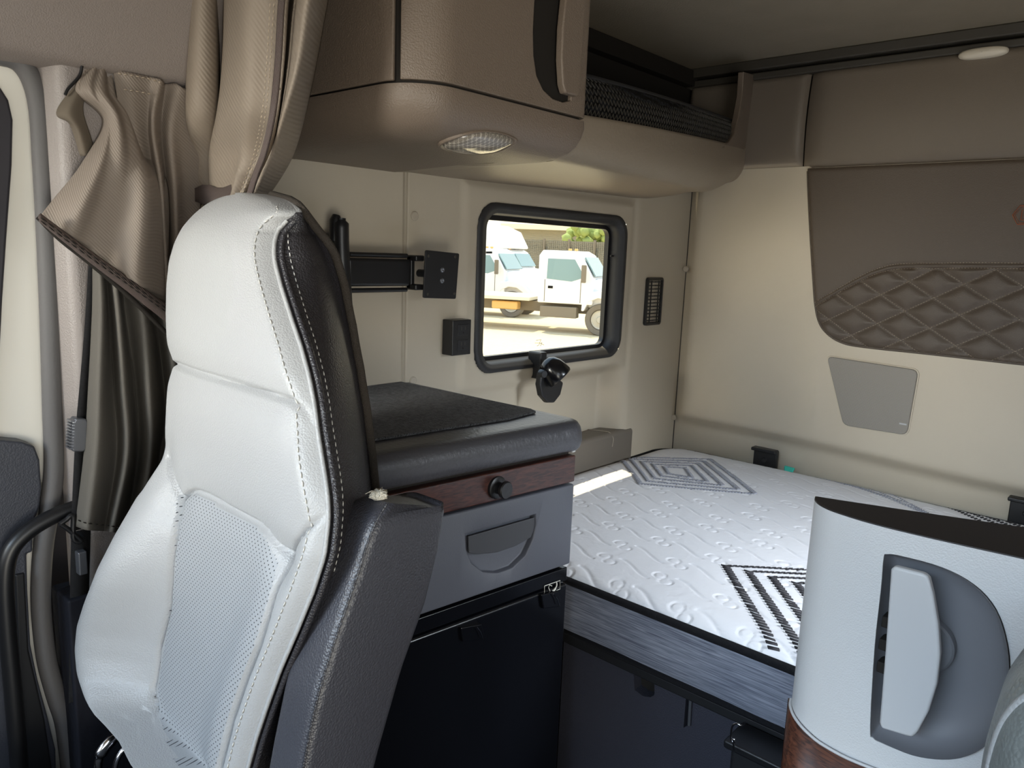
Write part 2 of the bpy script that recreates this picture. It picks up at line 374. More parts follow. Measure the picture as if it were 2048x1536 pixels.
# back wall
def wall_y(x, z):
    hz = .875-.02*ss(.3, 1.0, x)
    d = -.034*ss(hz-.035, hz+.01, z)*ss(.01, .07, x)
    d -= .012*ss(1.16, 1.10, z)*ss(.42, .50, x)*0
    return d
xs = list(np.arange(0, 2.36, .015)); zs2 = list(np.arange(.0, .7, .1))+list(np.arange(.7, 1.641, .01))+[1.646]
P = [[(x+.014*(0 if x > .001 else 1), wall_y(x, z), z) for x in xs] for z in zs2]
wb = struct(grid('wall_back', P, m_wallb))
struct(box('trim_1', (.011, -.004, .7), (.0155, .0, 1.60), m_rail, bev=0))     # corner gap
for (a, b) in ((1371, 538), (1381, 372), (1347, 835)):
    p = Y(a, b, -.034 if b < 800 else -.02); lathe('screw_cap', p, (0, -1, 0), [(.0001, .003), (.007, .003), (.009, .0015), (.0095, -.004)], m_cap, wb)
# padded panels over the back wall
def pad(name, x0, x1, z0, z1, th, m, label):
    n1, n2 = 60, 40; P = []
    for i in range(n2+1):
        z = z0+(z1-z0)*i/n2; r = []
        for j in range(n1+1):
            x = x0+(x1-x0)*j/n1
            e = min((x-x0)/.025, (x1-x)/.025, 1); f = min((z-z0)/.035, (z1-z)/.02, 1)
            e = math.sqrt(max(0, 1-(1-e)**2)); f = math.sqrt(max(0, 1-(1-f)**2))
            r.append((x, -.022-(th-.012)*min(e, f)-.012*math.sin(math.pi*min(1, max(0, (z-z0)/(z1-z0)))), z))
        P.append(r)
    o = grid(name, P, m); return tag(o, label, 'wall panel', 'padded panels above the back wall')
pad('padded_panel', .0, .368, 1.648, 1.90, .030, m_pad, 'narrow padded taupe panel behind the end of the overhead net shelf')
pad('padded_panel', .372, 2.34, 1.636, 1.90, .036, m_pad, 'wide padded taupe panel along the top of the back wall')
struct(mesh('wall_back_upper', [(-.012, .004, 1.58), (2.36, .004, 1.58), (2.36, .004, 1.96), (-.012, .004, 1.96)], [(0, 1, 2, 3)], m_inner))
# rails under the ceiling
struct(box('trim_2', (-.01, -.050, 1.893), (2.36, .0, 1.912), m_rail, bev=.004))
struct(box('trim_3', (-.01, -.062, 1.918), (2.36, .0, 1.945), m_rail, bev=.004))
struct(box('trim_4', (-.01, -1.2, 1.895), (.022, -.03, 1.940), m_seam, bev=.003))
# ceiling, floor, right and front walls
struct(box('ceiling', (-.02, -3.5, 1.945), (2.4, .02, 1.98), m_ceil, bev=0))
struct(box('floor', (-.1, -3.5, -.06), (2.4, .02, 0), m_floor, bev=0))
def wallhole(name, ax, v, th, a0, a1, b0, b1, ha0, ha1, hb0, hb1, m):
    vs = []; fs = []
    for t in (v, v+th):
        for a, b in ((a0, b0), (a1, b0), (a1, b1), (a0, b1), (ha0, hb0), (ha1, hb0), (ha1, hb1), (ha0, hb1)):
            vs.append((t, a, b) if ax == 0 else (a, t, b))
    for k in range(4):
        n = (k+1) % 4; fs += [(k, n, n+4, k+4), (k+8, n+8, n+12, k+12), (k, n, n+8, k+8), (k+4, n+4, n+12, k+12)]
    return struct(mesh(name, vs, fs, m, None, False))
wallhole('wall_right', 0, 2.34, .05, -3.5, .02, 0, 2.0, -2.95, -1.95, .35, 1.75, m_wall)
wallhole('wall_front', 1, -3.55, .05, -.1, 2.4, 0, 2.0, .05, 2.2, 1.05, 1.9, m_black)
struct(box('wall_left_outer', (-.12, -3.5, 0), (-.10, -1.66, 2.0), m_doorglass, bev=0))

# ================================================================== BUNK WINDOW
win = bpy.data.objects.new('window_1', None); COL.objects.link(win); win['kind'] = 'structure'
rings = [(YB, YT, ZB, ZT, .060, .004), (YB+.002, YT-.002, ZB+.002, ZT-.002, .058, .012), (YB+.012, YT-.010, ZB+.008, ZT-.009, .052, .013),
         (YB+.022, YT-.016, ZB+.013, ZT-.016, .048, .011), (YB+.025, YT-.018, ZB+.015, ZT-.018, .046, .006), (YB+.036, YT-.026, ZB+.019, ZT-.024, .040, .004), (YB+.042, YT-.028, ZB+.024, ZT-.028, .036, -.010), (YB+.046, YT-.030, ZB+.030, ZT-.030, .034, -.045)]
P = [[(x, a, b) for a, b in rrect(a0, a1, b0, b1, r)] for a0, a1, b0, b1, r, x in rings]
grid('window_frame', P, m_winr, win, close_u=True)
P = [[(x, a, b) for a, b in rrect(*q)] for q, x in (((-.915, -.372, 1.112, 1.468, .03), -.026), ((-.901, -.386, 1.124, 1.452, .022), -.026), ((-.901, -.386, 1.124, 1.452, .022), -.040))]
autos(grid('window_sash', P, m_black, win, close_u=True))
mesh('window_pane', [(-.036, -.915, 1.11), (-.036, -.37, 1.11), (-.036, -.37, 1.47), (-.036, -.915, 1.47)], [(0, 1, 2, 3)], m_glass, win, False)
for a, b, c, d in ((972, 505, 984, 505), (1229, 512, 1221, 512)):
    tube('window_latch', [X(a, b, -.02), X(c, d, -.012)], .0025, m_black, win)
p = X(1072, 706, -.022)
box('barcode_sticker', (-.024, p.y-.020, p.z-.006), (-.0225, p.y+.020, p.z+.006), m_sticker, win, bev=0)
for k in range(9):
    yy = p.y-.016+k*.004; box('barcode_bar', (-.0226, yy, p.z-.004), (-.0222, yy+(.0012 if k % 3 else .0024), p.z+.004), m_black, win, bev=0)
for s in (((1072, 681), (1082, 679), (1078, 690), (1074, 692)), ((1070, 686), (1080, 686), (1088, 690)), ((1084, 684), (1081, 692))):
    tube('glass_scribble', [X(a, b, -.034) for a, b in s], .0006, m_black, win, seg=5)

# ================================================================== PILLAR, HEADER, DOOR, SEAL (front passenger side)
def pil(y, z):
    return .015+.045*ss(-1.840, -1.812, y)-.02*ss(-1.72, -1.66, y)
pys = list(np.linspace(-1.835, -1.50, 50)); pzs = list(np.linspace(0.0, 1.63, 30))
P = [[(pil(y, z), y+(-.0 if z > 1.0 else .0), z) for y in pys] for z in pzs]
struct(grid('trim_5', P, m_pillar))
q1, q2 = X(146, 1350, .075), X(146, 1200, .075)
struct(prism('trim_9', [Vector((.0, q1.y, 0)), Vector((.075, q1.y, 0)), Vector((.075, -1.50, 0)), Vector((.0, -1.50, 0))], (0, 0, q2.z), m_floor, None, bev=.004))
# header over the door, leaning in to the roof
P = []
for i in range(13):
    t = i/12; z = 1.617+.33*t; x = .078+.20*t**1.5+.01*math.sin(math.pi*t)
    P.append([(x if y < 9 else x, y, z) for y in np.linspace(-3.4, -1.535, 12)])
P.insert(0, [(.0, p[1], 1.60) for p in P[0]]); P.insert(1, [(.068, p[1], 1.606) for p in P[1]])
struct(grid('trim_6', P, m_header))
# passenger door: white painted inner edge, black window run, trim panel
door = bpy.data.objects.new('door_1', None); COL.objects.link(door); door['kind'] = 'structure'
outl = [(-200, 60), (-40, 92), (0, 104), (35, 118), (60, 150), (76, 200), (84, 300), (92, 450), (98, 620), (103, 800), (106, 930), (92, 1010), (76, 1100), (72, 1200), (82, 1310), (100, 1390), (120, 1460), (132, 1560), (132, 1700), (-200, 1700)]
prism('door_frame', [X(a, b, .0) for a, b in outl], (-.05, 0, 0), m_white, door, bev=0)
inl = [(-200, 130), (-30, 150), (0, 172), (18, 200), (27, 240), (25, 330), (14, 480), (6, 600), (0, 720), (-12, 900), (-200, 900)]
prism('door_window', [X(a, b, .006) for a, b in inl], (-.02, 0, 0), m_doorglass, door, bev=.004)
seal = [(-60, 88), (0, 108), (40, 126), (66, 165), (80, 225), (86, 320), (93, 450), (100, 620), (105, 800), (108, 930), (100, 1010), (86, 1100), (82, 1200), (92, 1310), (112, 1390), (130, 1450), (142, 1560), (144, 1700)]
tube('trim_7', [X(a, b, .018) for a, b in seal], .0135, m_rubber, smooth_n=120, flat=1, seg=14)['kind'] = 'structure'
tube('trim_8', [X(a-12, b+1, .012) for a, b in seal], .0045, m_seam, smooth_n=120, seg=8)['kind'] = 'structure'
dtr = [(-200, 868), (0, 880), (45, 884), (70, 893), (80, 920), (84, 975), (80, 1015), (66, 1050), (66, 1105), (54, 1108), (56, 1180), (62, 1290), (76, 1360), (95, 1430), (112, 1500), (118, 1700), (-200, 1700)]
prism('door_panel', [X(a, b, .030) for a, b in dtr], (-.035, 0, 0), m_dgrey, door, bev=.010, seg=4)
prism('door_pocket', [X(a, b, .034) for a, b in ((30, 1150), (50, 1146), (58, 1300), (90, 1440), (108, 1560), (50, 1600))], (-.02, 0, 0), m_blacksoft, door, bev=.003)
gh = [(165, 1010), (100, 1036), (50, 1068), (20, 1105), (10, 1160), (14, 1250), (26, 1380), (40, 1560), (44, 1700)]
h = tube('grab_handle', [X(a, b, .060) for a, b in gh], .0115, m_black, smooth_n=60, seg=14)
tag(h, 'black curved grab handle below the white door edge', 'grab handle')
# ================================================================== SEAT BELT
sb = thing('seat_belt', 'black seat belt webbing hanging down the pillar with a grey height adjuster', 'seat belt', X(160, 1060, .05))
def strap(name, pts, wd, m, parent, x, n=24):
    c = [X(a, b, x) for a, b in pts]; c = [Vector(q) for q in cr_(c, n)]; P = []
    for q in c: P.append([q+Vector((0, -wd/2, 0)), q+Vector((.001, 0, 0)), q+Vector((0, wd/2, 0))])
    return grid(name, P, m, parent, thick=.0018)
strap('webbing', [(188, 505), (180, 640), (170, 760), (162, 850), (156, 960), (152, 1060)], .013, m_web, sb, .072)
strap('webbing', [(162, 1060), (160, 1140), (158, 1250), (156, 1400)], .026, m_web, sb, .066)
pts = [(146, 846), (152, 836), (174, 838), (177, 845), (174, 898), (168, 904), (146, 904), (143, 898)]
prism('height_adjuster', [X(a, b, .088) for a, b in pts], (-.02, 0, 0), m_belt, sb, bev=.003)
for k in range(10):
    q = X(147-.3*k, 842+k*6, .089); box('adjuster_rib', (q.x-.015, q.y-.004, q.z-.0012), (q.x+.002, q.y+.0015, q.z+.0012), m_belt, sb, bev=0)
tube('belt_loop', [X(a, b, .085) for a, b in ((120, 1048), (132, 1040), (146, 1032), (147, 1078), (163, 1082), (138, 1060), (120, 1048))], .0035, m_black, sb, smooth_n=30)
box('belt_guide', tuple(X(164, 1130, .075)-Vector((.01, .006, .014))), tuple(X(164, 1130, .075)+Vector((.006, .006, .022))), m_belt, sb, bev=.002)

# ================================================================== CURTAINS
cb = thing('privacy_curtain', 'gathered ribbed taupe curtain tied back between the seat top and overhead cabinet', 'curtain', (.3, -1.6, 1.30))
colsx = {-330: (335, 366, 430, 450, 456, 512, 588, 616, 628, 684, 730), -90: (355, 380, 432, 444, 450, 497, 556, 582, 591, 640, 676), 0: (363, 385, 433, 440, 447, 490, 545, 568, 576, 622, 657), 120: (364, 386, 434, 439, 445, 488, 538, 560, 567, 606, 630),
         220: (366, 388, 432, 437, 442, 480, 529, 548, 554, 582, 602), 300: (371, 392, 424, 429, 434, 468, 514, 531, 537, 558, 575), 350: (377, 396, 426, 431, 437, 462, 497, 512, 517, 535, 550), 392: (386, 403, 428, 433, 438, 456, 483, 497, 501, 513, 524)}
dep = (0.03, -.045, -.02, .035, -.02, -.06, -.045, -.047, -.015, -.05, .06)
rows = []
for yy, cx in colsx.items():
    k = 1 if yy < 300 else .55
    rows.append([Y(c, yy, -1.61+d*k) for c, d in zip(cx, dep)])
def fold(p, u, v):
    p = p.copy(); p[1] += .009*math.sin(u*38+2.5*v)*ss(.3, .85, v)+.004*math.sin(u*17+5*v)
    return p
sheet('curtain_cloth', rows, m_curt, cb, nu=150, nv=90, thick=.003, fn=fold)
for (pp, gap) in (([(549, -60), (541, 0), (534, 120), (525, 220), (510, 300), (493, 350), (480, 388)], 0), ([(558, -60), (549, 0), (541, 120), (532, 220), (517, 300), (499, 350), (485, 388)], 0)):
    dashes('stitching', cr_([Y(a, b, -1.665 if b < 260 else -1.648) for a, b in pp], 40), .0045, .003, .0009, m_thread, cb, (0, -1, 0))
sheet('edge_binding', [[Y(a, b, -1.672+(0.012 if b > 260 else 0)), Y(a+11, b, -1.670+(0.012 if b > 260 else 0))] for a, b in ((570, -60), (558, 0), (551, 120), (541, 220), (524, 300), (506, 350), (494, 388))], m_hem, cb, 5, 50, .003)
rows = [[Y(a, 388, -1.61+d*.5) for a, d in ((386, .02), (410, -.04), (440, -.02), (470, -.045), (500, -.03), (524, .02))],
        [Y(a, 420, -1.60+d) for a, d in ((378, .02), (410, -.02), (440, -.0), (470, -.02), (500, -.0), (530, .02))],
        [Y(a, 560, -1.58+d) for a, d in ((372, .02), (410, -.0), (440, .01), (470, -.0), (500, .01), (545, .02))]]
sheet('curtain_tail', rows, m_curt, cb, nu=50, nv=30)
tp = []
cxy = (Y(385, 388, -1.60), Y(524, 384, -1.60)); cc = (cxy[0]+cxy[1])/2; rx = abs(cxy[1].x-cxy[0].x)/2+.004
ring = [cc+Vector((rx*math.cos(t), .042*math.sin(t), -.012*math.cos(t)*0-.006)) for t in np.linspace(0, 2*math.pi, 40)]
P = [[q+Vector((0, 0, .012*s+.003*math.sin(9*i/6)*s)) for q, i in zip(ring, range(40))] for s in (-1, -.3, .3, 1)]
grid('tie_strap', P, m_hem, cb, thick=.004)

c2 = thing('side_curtain', 'checked taupe window curtain pinned up askew beside the white door frame', 'curtain', X(250, 500, .05))
rows = [[X(a, b, x) for a, b, x in r] for r in (
    ((172, 134, .05), (184, 131, .060), (200, 133, .065), (215, 138, .055), (226, 143, .05)),
    ((151, 182, .065), (172, 180, .085), (200, 182, .095), (222, 190, .07), (240, 200, .055)),
    ((203, 243, .055), (214, 238, .085), (230, 234, .105), (248, 232, .08), (262, 232, .055)),
    ((160, 330, .075), (200, 320, .115), (240, 308, .12), (268, 303, .095), (296, 300, .06)),
    ((108, 395, .080), (172, 400, .125), (232, 396, .115), (285, 390, .12), (336, 384, .075)),
    ((79, 430, .085), (145, 478, .12), (210, 525, .115), (270, 568, .12), (333, 610, .09)))]
def fold2(p, u, v):
    p = p.copy(); p[0] += .008*math.sin(u*9+1)*v+.003*math.sin(u*24+3*v); return p
sheet('curtain_cloth', rows, m_curt2, c2, nu=90, nv=80, fn=fold2)
sheet('hem_band', [[X(a, b, .125) for a, b in ((79, 428), (165, 492), (250, 552), (335, 612))], [X(a, b, .131) for a, b in ((78, 436), (164, 503), (250, 566), (335, 630))], [X(a, b, .128) for a, b in ((80, 442), (165, 512), (250, 578), (335, 646))]], m_hem, c2, 60, 8, .004)
for off in (4, 11): dashes('stitching', cr_([X(a, b+off, .134) for a, b in ((82, 431), (165, 493), (250, 554), (333, 613))], 30), .008, .003, .0009, m_seam, c2, (1, 0, 0))
tube('hem_piping', [X(a, b, .124) for a, b in ((76, 434), (120, 478), (180, 526), (255, 590), (335, 668))], .0035, m_seam, c2, smooth_n=40)
rows = [[X(a, b, x+.035) for a, b, x in r] for r in (
    ((226, 140, .03), (262, 146, .04), (300, 154, .04), (322, 160, .05), (330, 168, .035), (352, 168, .045), (366, 176, .05), (400, 190, .04)),
    ((246, 260, .04), (270, 262, .05), (296, 262, .04), (306, 250, .06), (322, 262, .035), (340, 262, .055), (362, 262, .05), (400, 262, .04)),
    ((280, 380, .03), (298, 390, .05), (312, 392, .03), (324, 392, .06), (334, 392, .03), (350, 395, .06), (366, 395, .04), (400, 395, .04)),
    ((310, 620, .03), (320, 620, .05), (330, 620, .03), (336, 620, .06), (342, 620, .03), (356, 620, .06), (370, 620, .04), (400, 620, .04)))]
sheet('pleated_cloth', rows, m_curt2, c2, nu=110, nv=60)
dashes('stitching', cr_([X(a, b, .088) for a, b in ((236, 147), (265, 151), (300, 158), (322, 165))], 12), .005, .003, .001, m_thread, c2, (1, 0, 0))
dashes('stitching', cr_([X(a, b, .090) for a, b in ((248, 179), (270, 182), (308, 189))], 12), .005, .003, .001, m_thread, c2, (1, 0, 0))
sheet('inner_flap', [[X(a, b, x) for a, b, x in r] for r in (((160, 160, .062), (166, 168, .064), (172, 180, .062)), ((114, 224, .062), (140, 222, .078), (165, 222, .066)), ((141, 248, .062), (158, 262, .075), (182, 280, .062)), ((162, 312, .062), (172, 312, .07), (190, 318, .062)))], m_flap, c2, 24, 30)
tube('hook_cord', [X(a, b, .068) for a, b in ((164, 132), (160, 150), (148, 165), (136, 178), (130, 190))], .002, m_black, c2, smooth_n=16, seg=6)

c3 = thing('side_curtain', 'long charcoal curtain hanging in folds between seat belt and passenger seat', 'curtain', X(220, 1070, .05))
rows = [[X(a, b, x+.034) for a, b, x in r] for r in (
    ((187, 508, .05), (200, 520, .075), (212, 530, .05), (228, 540, .085), (240, 550, .05), (275, 580, .085), (300, 600, .05), (330, 625, .08), (370, 640, .05)),
    ((186, 620, .05), (204, 625, .085), (218, 630, .045), (238, 635, .09), (252, 640, .045), (290, 660, .085), (318, 690, .045), (345, 700, .085), (380, 710, .05)),
    ((179, 760, .05), (200, 762, .09), (226, 768, .05), (248, 770, .09), (270, 775, .045), (300, 800, .09), (330, 830, .045), (355, 840, .08), (385, 850, .05)),
    ((170, 900, .05), (195, 905, .09), (232, 908, .05), (255, 908, .09), (274, 908, .04), (300, 910, .08), (318, 915, .045), (345, 925, .07), (380, 930, .05)),
    ((152, 1052, .05), (175, 1060, .085), (208, 1062, .06), (225, 1064, .085), (250, 1070, .05), (275, 1074, .075), (300, 1078, .05), (320, 1080, .07), (350, 1080, .05)))]
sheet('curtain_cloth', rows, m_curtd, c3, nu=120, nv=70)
dashes('hem_stitching', cr_([X(a, b, .124) for a, b in ((156, 1040), (175, 1047), (210, 1050), (240, 1056))], 20), .005, .003, .001, m_seam, c3, (1, 0, 0))

# ================================================================== OVERHEAD CABINET
oh = thing('overhead_cabinet', 'taupe overhead cabinet with a tall pull handle above the desk', 'cabinet', (.2, -1.35, 1.54))
def plan(r, x0=0.0, x1=.45, y0=-1.525, y1=-1.165, k=14):
    pts = [(x0, y0)]; cx, cy = x1-r, y0+r
    for i in range(k+1):
        t = math.radians(-90+90*i/k); pts.append((cx+r*math.cos(t), cy+r*math.sin(t)))
    for i in range(7): pts.append((x1, y0+r+(y1-y0-r)*(i+1)/7))
    for i in range(5):
        t = math.radians(18*(i+1)); pts.append((x1-.018*(1-math.cos(t)), y1+.018*math.sin(t)))
    pts.append((x1-.10, y1+.018)); return pts
prof = [(1.597, 0), (1.585, -.001), (1.570, .003), (1.556, .010), (1.544, .022), (1.536, .038), (1.531, .058), (1.529, .09), (1.529, .13)]
P = []
for z, ins in prof:
    P.append([(x, y, z) for x, y in plan(max(.02, .075-ins*.2), 0, .45-ins, -1.525+ins*.8, -1.165-ins*.6)])
grid('fascia', P, m_oh, oh)
pl = [(0, -1.42), (.325, -1.42), (.325, -1.225), (0, -1.16)]
pb = plan(.05, 0, .322, -1.422, -1.243)
mesh('underside', [(x, y, 1.5295) for x, y in pb]+[(0, -1.19, 1.5295)], [tuple(range(len(pb)+1))], m_oh, oh)
mesh('underside_end', [(0, -1.19, 1.5300), (.322, -1.243, 1.5300), (.345, -1.215, 1.5310), (.365, -1.18, 1.5325), (.37, -1.15, 1.5350), (0, -1.15, 1.5335)], [(0, 1, 2, 3, 4, 5)], m_ohunder, oh)
# gap behind the doors, then the end panel and the door itself
P = [[(x, y, z) for x, y in plan(.07, 0, .443, -1.518, -1.17)] for z in (1.59, 1.943)]
grid('carcass', P, m_seam, oh)
dp = plan(.075)
i0 = 5
P = [[(x, y, z) for x, y in dp[:i0]] for z in (1.6005, 1.94)]
o = grid('end_panel', P, m_oh, oh); md = o.modifiers.new('s', 'SOLIDIFY'); md.thickness = .006; md.offset = -1; bevmod(o, .002, 2)
dd = [Vector((x, y, 1.6015)) for x, y in dp[i0:]]
dd[0] = dd[0].lerp(dd[1], .25)
inner = [Vector((x, y, 1.6015)) for x, y in plan(.065, 0, .438, -1.513, -1.175)[i0:]]
loop = dd[:-1]+inner[::-1][1:]
prism_o = prism('door', loop, (0, 0, .34), m_oh, oh, bev=0)
rec = [(1092, -60), (1080, 0), (1077, 60), (1078, 110), (1084, 150), (1097, 178), (1116, 196), (1136, 203), (1152, 200), (1156, 150), (1160, 60), (1165, -60)]
boolcut(prism_o, [X(a, b, .46) for a, b in rec], (-.020, 0, 0)); bevmod(prism_o, .002, 2)
dish = prism('door_recess', [X(a, b, .4395) for a, b in rec], (.0015, 0, 0), m_rail, prism_o, bev=0)
for a in (45, 155):
    tube('recess_joint', [X(1080, a-4, .442), X(1092, a+2, .442), X(1112, a+2, .442)], .0008, m_seam, prism_o, seg=6)
hs = [X(a, b, .447) for a, b in ((1126, -60), (1118, 0), (1112, 60), (1110, 120), (1113, 170), (1118, 188), (1141, 194), (1146, 190), (1152, 100), (1158, 0), (1162, -60))]
prism('door_handle', hs, (.014, 0, 0), m_oh, prism_o, bev=.003)
# dome lamp let into the fascia
lm = thing('dome_lamp', 'almond-shaped clear dome lamp under the overhead cabinet', 'lamp', (.36, -1.31, 1.55))
xprof = sorted([(z, .45-ins) for z, ins in prof])
def on_fascia(px, py, off=0.0):
    lo, hi = .9, 2.2; d = ray(px, py)/FPX
    f = lambda t: (CAM+d*t).x-float(np.interp((CAM+d*t).z, [q[0] for q in xprof], [q[1] for q in xprof]))
    for _ in range(40):
        m_ = (lo+hi)/2; p = CAM+d*m_
        outside = p.z < 1.529 or f(m_) > 0
        if outside: lo = m_
        else: hi = m_
    p = CAM+d*lo; k = min(1, max(0, (.45-p.x)/.05)); n = Vector((1-k, 0, -.15-k)).normalized()
    return p+n*off
lbase = closed([(879, 288), (905, 274), (955, 262), (1000, 265), (1031, 279), (1015, 292), (985, 302), (940, 305), (900, 299)], 48)
lc = sum(lbase)/len(lbase)
def lampring(s, off): return [on_fascia(*(lc+(q-lc)*s), off) for q in lbase]
P = [lampring(1.06, -.001), lampring(1.03, .003), lampring(.97, .004), lampring(.92, .001)]
grid('bezel', P, m_oh, lm, close_u=True)
P = [lampring(.93, .0005), lampring(.88, .0045), lampring(.75, .0065), lampring(.5, .008), lampring(.25, .0085), lampring(.02, .0085)]
grid('lens', P, m_lens, lm, close_u=True)

# ================================================================== NET SHELF
sh = thing('overhead_shelf', 'taupe corner shelf running from the cabinet to the back wall under a black net', 'shelf', (.2, -.6, 1.55))
def xe(y): t = (y+1.165)/1.165; return .425-.235*t**1.25
def zb(y): t = (y+1.165)/1.165; return 1.536+.030*t+.045*ss(.72, 1, t)
def zl(y): t = (y+1.165)/1.165; return 1.611+.098*t
ysh = np.linspace(-1.155, -.034, 60); P = []
for y in ysh:
    e, b, l = xe(y), zb(y), zl(y); zw = 1.533+.012*ss(-1.1, -.3, y)+.036*ss(-.3, 0, y)
    r = .055
    row = [(-.0, y, zw), (e*.35, y, zw*.6+b*.4), (e*.6, y, b)]
    for t in np.linspace(0, math.pi/2, 9): row.append((e-r*.9+r*.9*math.sin(t), y, b+r*1.1*(1-math.cos(t))))
    row += [(e+.002, y, l-.006), (e, y, l), (e-.004, y, l+.001), (e-.012, y, l)]
    P.append(row)
grid('shelf_body', P, m_ohunder, sh)
# end post rising from the lip to the rail
def on_front(px, py, off=.002):
    y = -.1
    for _ in range(30): y = .5*y+.5*X(px, py, xe(min(0, y))+off).y
    return X(px, py, xe(min(0, y))+off)
pp = [on_front(a, b) for a, b in ((1488, 143), (1485, 190), (1477, 235), (1468, 268), (1458, 284), (1446, 291), (1440, 298), (1489, 302), (1507, 220), (1521, 153))]
prism('end_post', pp, (-.018, 0, 0), m_oh, sh, bev=.003)
nn = []
for y in np.linspace(-1.16, -.15, 60):
    e = xe(y)-.012; r = []
    for k in range(10):
        t = k/9; sag = .016*math.sin(math.pi*t)
        r.append((e-.012*t+sag*.6, y, zl(y)-.006+(.076+.004*math.sin(6*y))*t))
    nn.append(r)
grid('net', nn, m_net, sh, thick=.002)
# zig-zag cords of the net
vs = []
for k in range(7):
    zz = k/6
    pts = []
    for i in range(140):
        y = -1.155+i*(1.0/139); t = min(1, max(0, zz+.07*(1 if i % 2 else -1)))
        pts.append((xe(y)-.012-.012*t+.6*.016*math.sin(math.pi*t)+.0022, y, zl(y)-.006+.074*t))
    tube('net_cord', pts, .0010, m_rail, sh, seg=4)
tube('net_band', [(xe(y)-.022, y, zl(y)+.070) for y in np.linspace(-1.16, -.15, 30)], .004, m_blacksoft, sh, seg=8)
P = [[(x, y, zl(y)-.01) for x in (-.008, xe(y)-.02)] for y in np.linspace(-1.17, -.01, 8)]
grid('shelf_floor', P, m_inner, sh)

# ================================================================== QUILTED PANEL
qp = thing('quilted_wall_panel', 'dark taupe wall panel with diamond quilting and a small copper emblem', 'wall panel', (1.0, -.02, 1.3))
QY = -.040
ol = [Y(a, b, QY) for a, b in ((1614, 342), (1616, 400), (1620, 480), (1625, 560), (1629, 610), (1637, 645), (1654, 668), (1680, 684), (1720, 693), (1850, 707), (2048, 729))]
slope = (ol[-1].z-ol[-3].z)/(ol[-1].x-ol[-3].x)
def left_x(z):
    q = [(p.z, p.x) for p in ol]
    if z >= q[0][0]: return q[0][1]
    for (z0, x0), (z1, x1) in zip(q, q[1:]):
        if z1 <= z <= z0: return x0+(x1-x0)*(z0-z)/max(1e-6, z0-z1)
    return None
zlow = min(p.z for p in ol)
bx = [p.x for p in ol[5:]]; bz = [p.z for p in ol[5:]]
def low_z(x):
    if x < bx[0]: return np.interp(x, [p.x for p in ol[:6]], [p.z for p in ol[:6]])
    return float(np.interp(x, bx, bz)) if x < bx[-1] else bz[-1]
topl = [Y(a, b, QY-.012) for a, b in ((1610, 622), (1630, 612), (1665, 592), (1700, 572), (1740, 552), (1775, 541), (1800, 538), (1860, 537), (2048, 538))]
def quilt_top(x): return float(np.interp(x, [p.x for p in topl], [p.z for p in topl]))
xg = np.arange(.365, 1.95, .004); zg = np.arange(zlow-.004, 1.642, .004)
poly = [(p.x, p.z) for p in ol]+[(1.95, ol[-1].z), (1.95, 1.642), (ol[0].x, 1.642)]
pa = np.array(poly); 
def segd(px, pz, pl_):
    d = np.full(px.shape, 9.0)
    for (x0, z0), (x1, z1) in zip(pl_, pl_[1:]):
        vx, vz = x1-x0, z1-z0; L = vx*vx+vz*vz
        t = np.clip(((px-x0)*vx+(pz-z0)*vz)/max(L, 1e-12), 0, 1)
        d = np.minimum(d, np.hypot(px-x0-t*vx, pz-z0-t*vz))
    return d
def inside(px, pz, pl_):
    r = np.zeros(px.shape, bool); n = len(pl_)
    for i in range(n):
        x0, z0 = pl_[i]; x1, z1 = pl_[(i+1) % n]
        c = ((z0 > pz) != (z1 > pz)) & (px < (x1-x0)*(pz-z0)/((z1-z0) if abs(z1-z0) > 1e-12 else 1e-12)+x0); r ^= c
    return r
GX, GZ = np.meshgrid(xg, zg); ins = inside(GX, GZ, poly); de = segd(GX, GZ, poly+[poly[0]])
depth = .012*np.sqrt(np.clip(1-(1-np.clip(de/.014, 0, 1))**2, 0, 1))
qt = np.interp(GX, [p.x for p in topl], [p.z for p in topl]); A_, B_ = .0635, .0385
s1 = ((GX-.685)/A_+(GZ-1.343)/B_)/2; s2 = ((GX-.685)/A_-(GZ-1.343)/B_)/2
f1 = np.abs(s1-np.round(s1)); f2 = np.abs(s2-np.round(s2)); pf = np.minimum(f1, f2)
puff = .009*(1-np.exp(-(pf/.16)**1.4)); below = GZ < qt
depth += np.where(below, puff-.004, 0)
tl = [(p.x, p.z) for p in topl]; tu = [(p.x, p.z+.0135) for p in topl]
depth -= .005*np.exp(-(segd(GX, GZ, tl)/.003)**2)+.004*np.exp(-(segd(GX, GZ, tu)/.003)**2)
depth += .003*np.exp(-(segd(GX, GZ, [(x, z+.007) for x, z in tl])/.006)**2)
base = -.0345
# snap the border vertices on to the outline
PX, PZ = GX.copy(), GZ.copy()
for i in range(GX.shape[0]):
    lx = left_x(zg[i]) if zg[i] > zlow+.0005 else None
P = [[(PX[i, j], base-depth[i, j], PZ[i, j]) for j in range(len(xg))] for i in range(len(zg))]
kin = ins | (de < .0042)
for i in range(len(zg)):
    for j in range(len(xg)):
        if not ins[i, j] and kin[i, j]:
            x, z = GX[i, j], GZ[i, j]; best = None
            for (x0, z0), (x1, z1) in zip(poly, poly[1:]+poly[:1]):
                vx, vz = x1-x0, z1-z0; t = min(1, max(0, ((x-x0)*vx+(z-z0)*vz)/max(vx*vx+vz*vz, 1e-12))); q = (x0+t*vx, z0+t*vz)
                dd_ = math.hypot(q[0]-x, q[1]-z)
                if best is None or dd_ < best[0]: best = (dd_, q)
            P[i][j] = (best[1][0], base+.002, best[1][1])
kq = lambda i, j: kin[i, j] and kin[i+1, j] and kin[i, j+1] and kin[i+1, j+1]
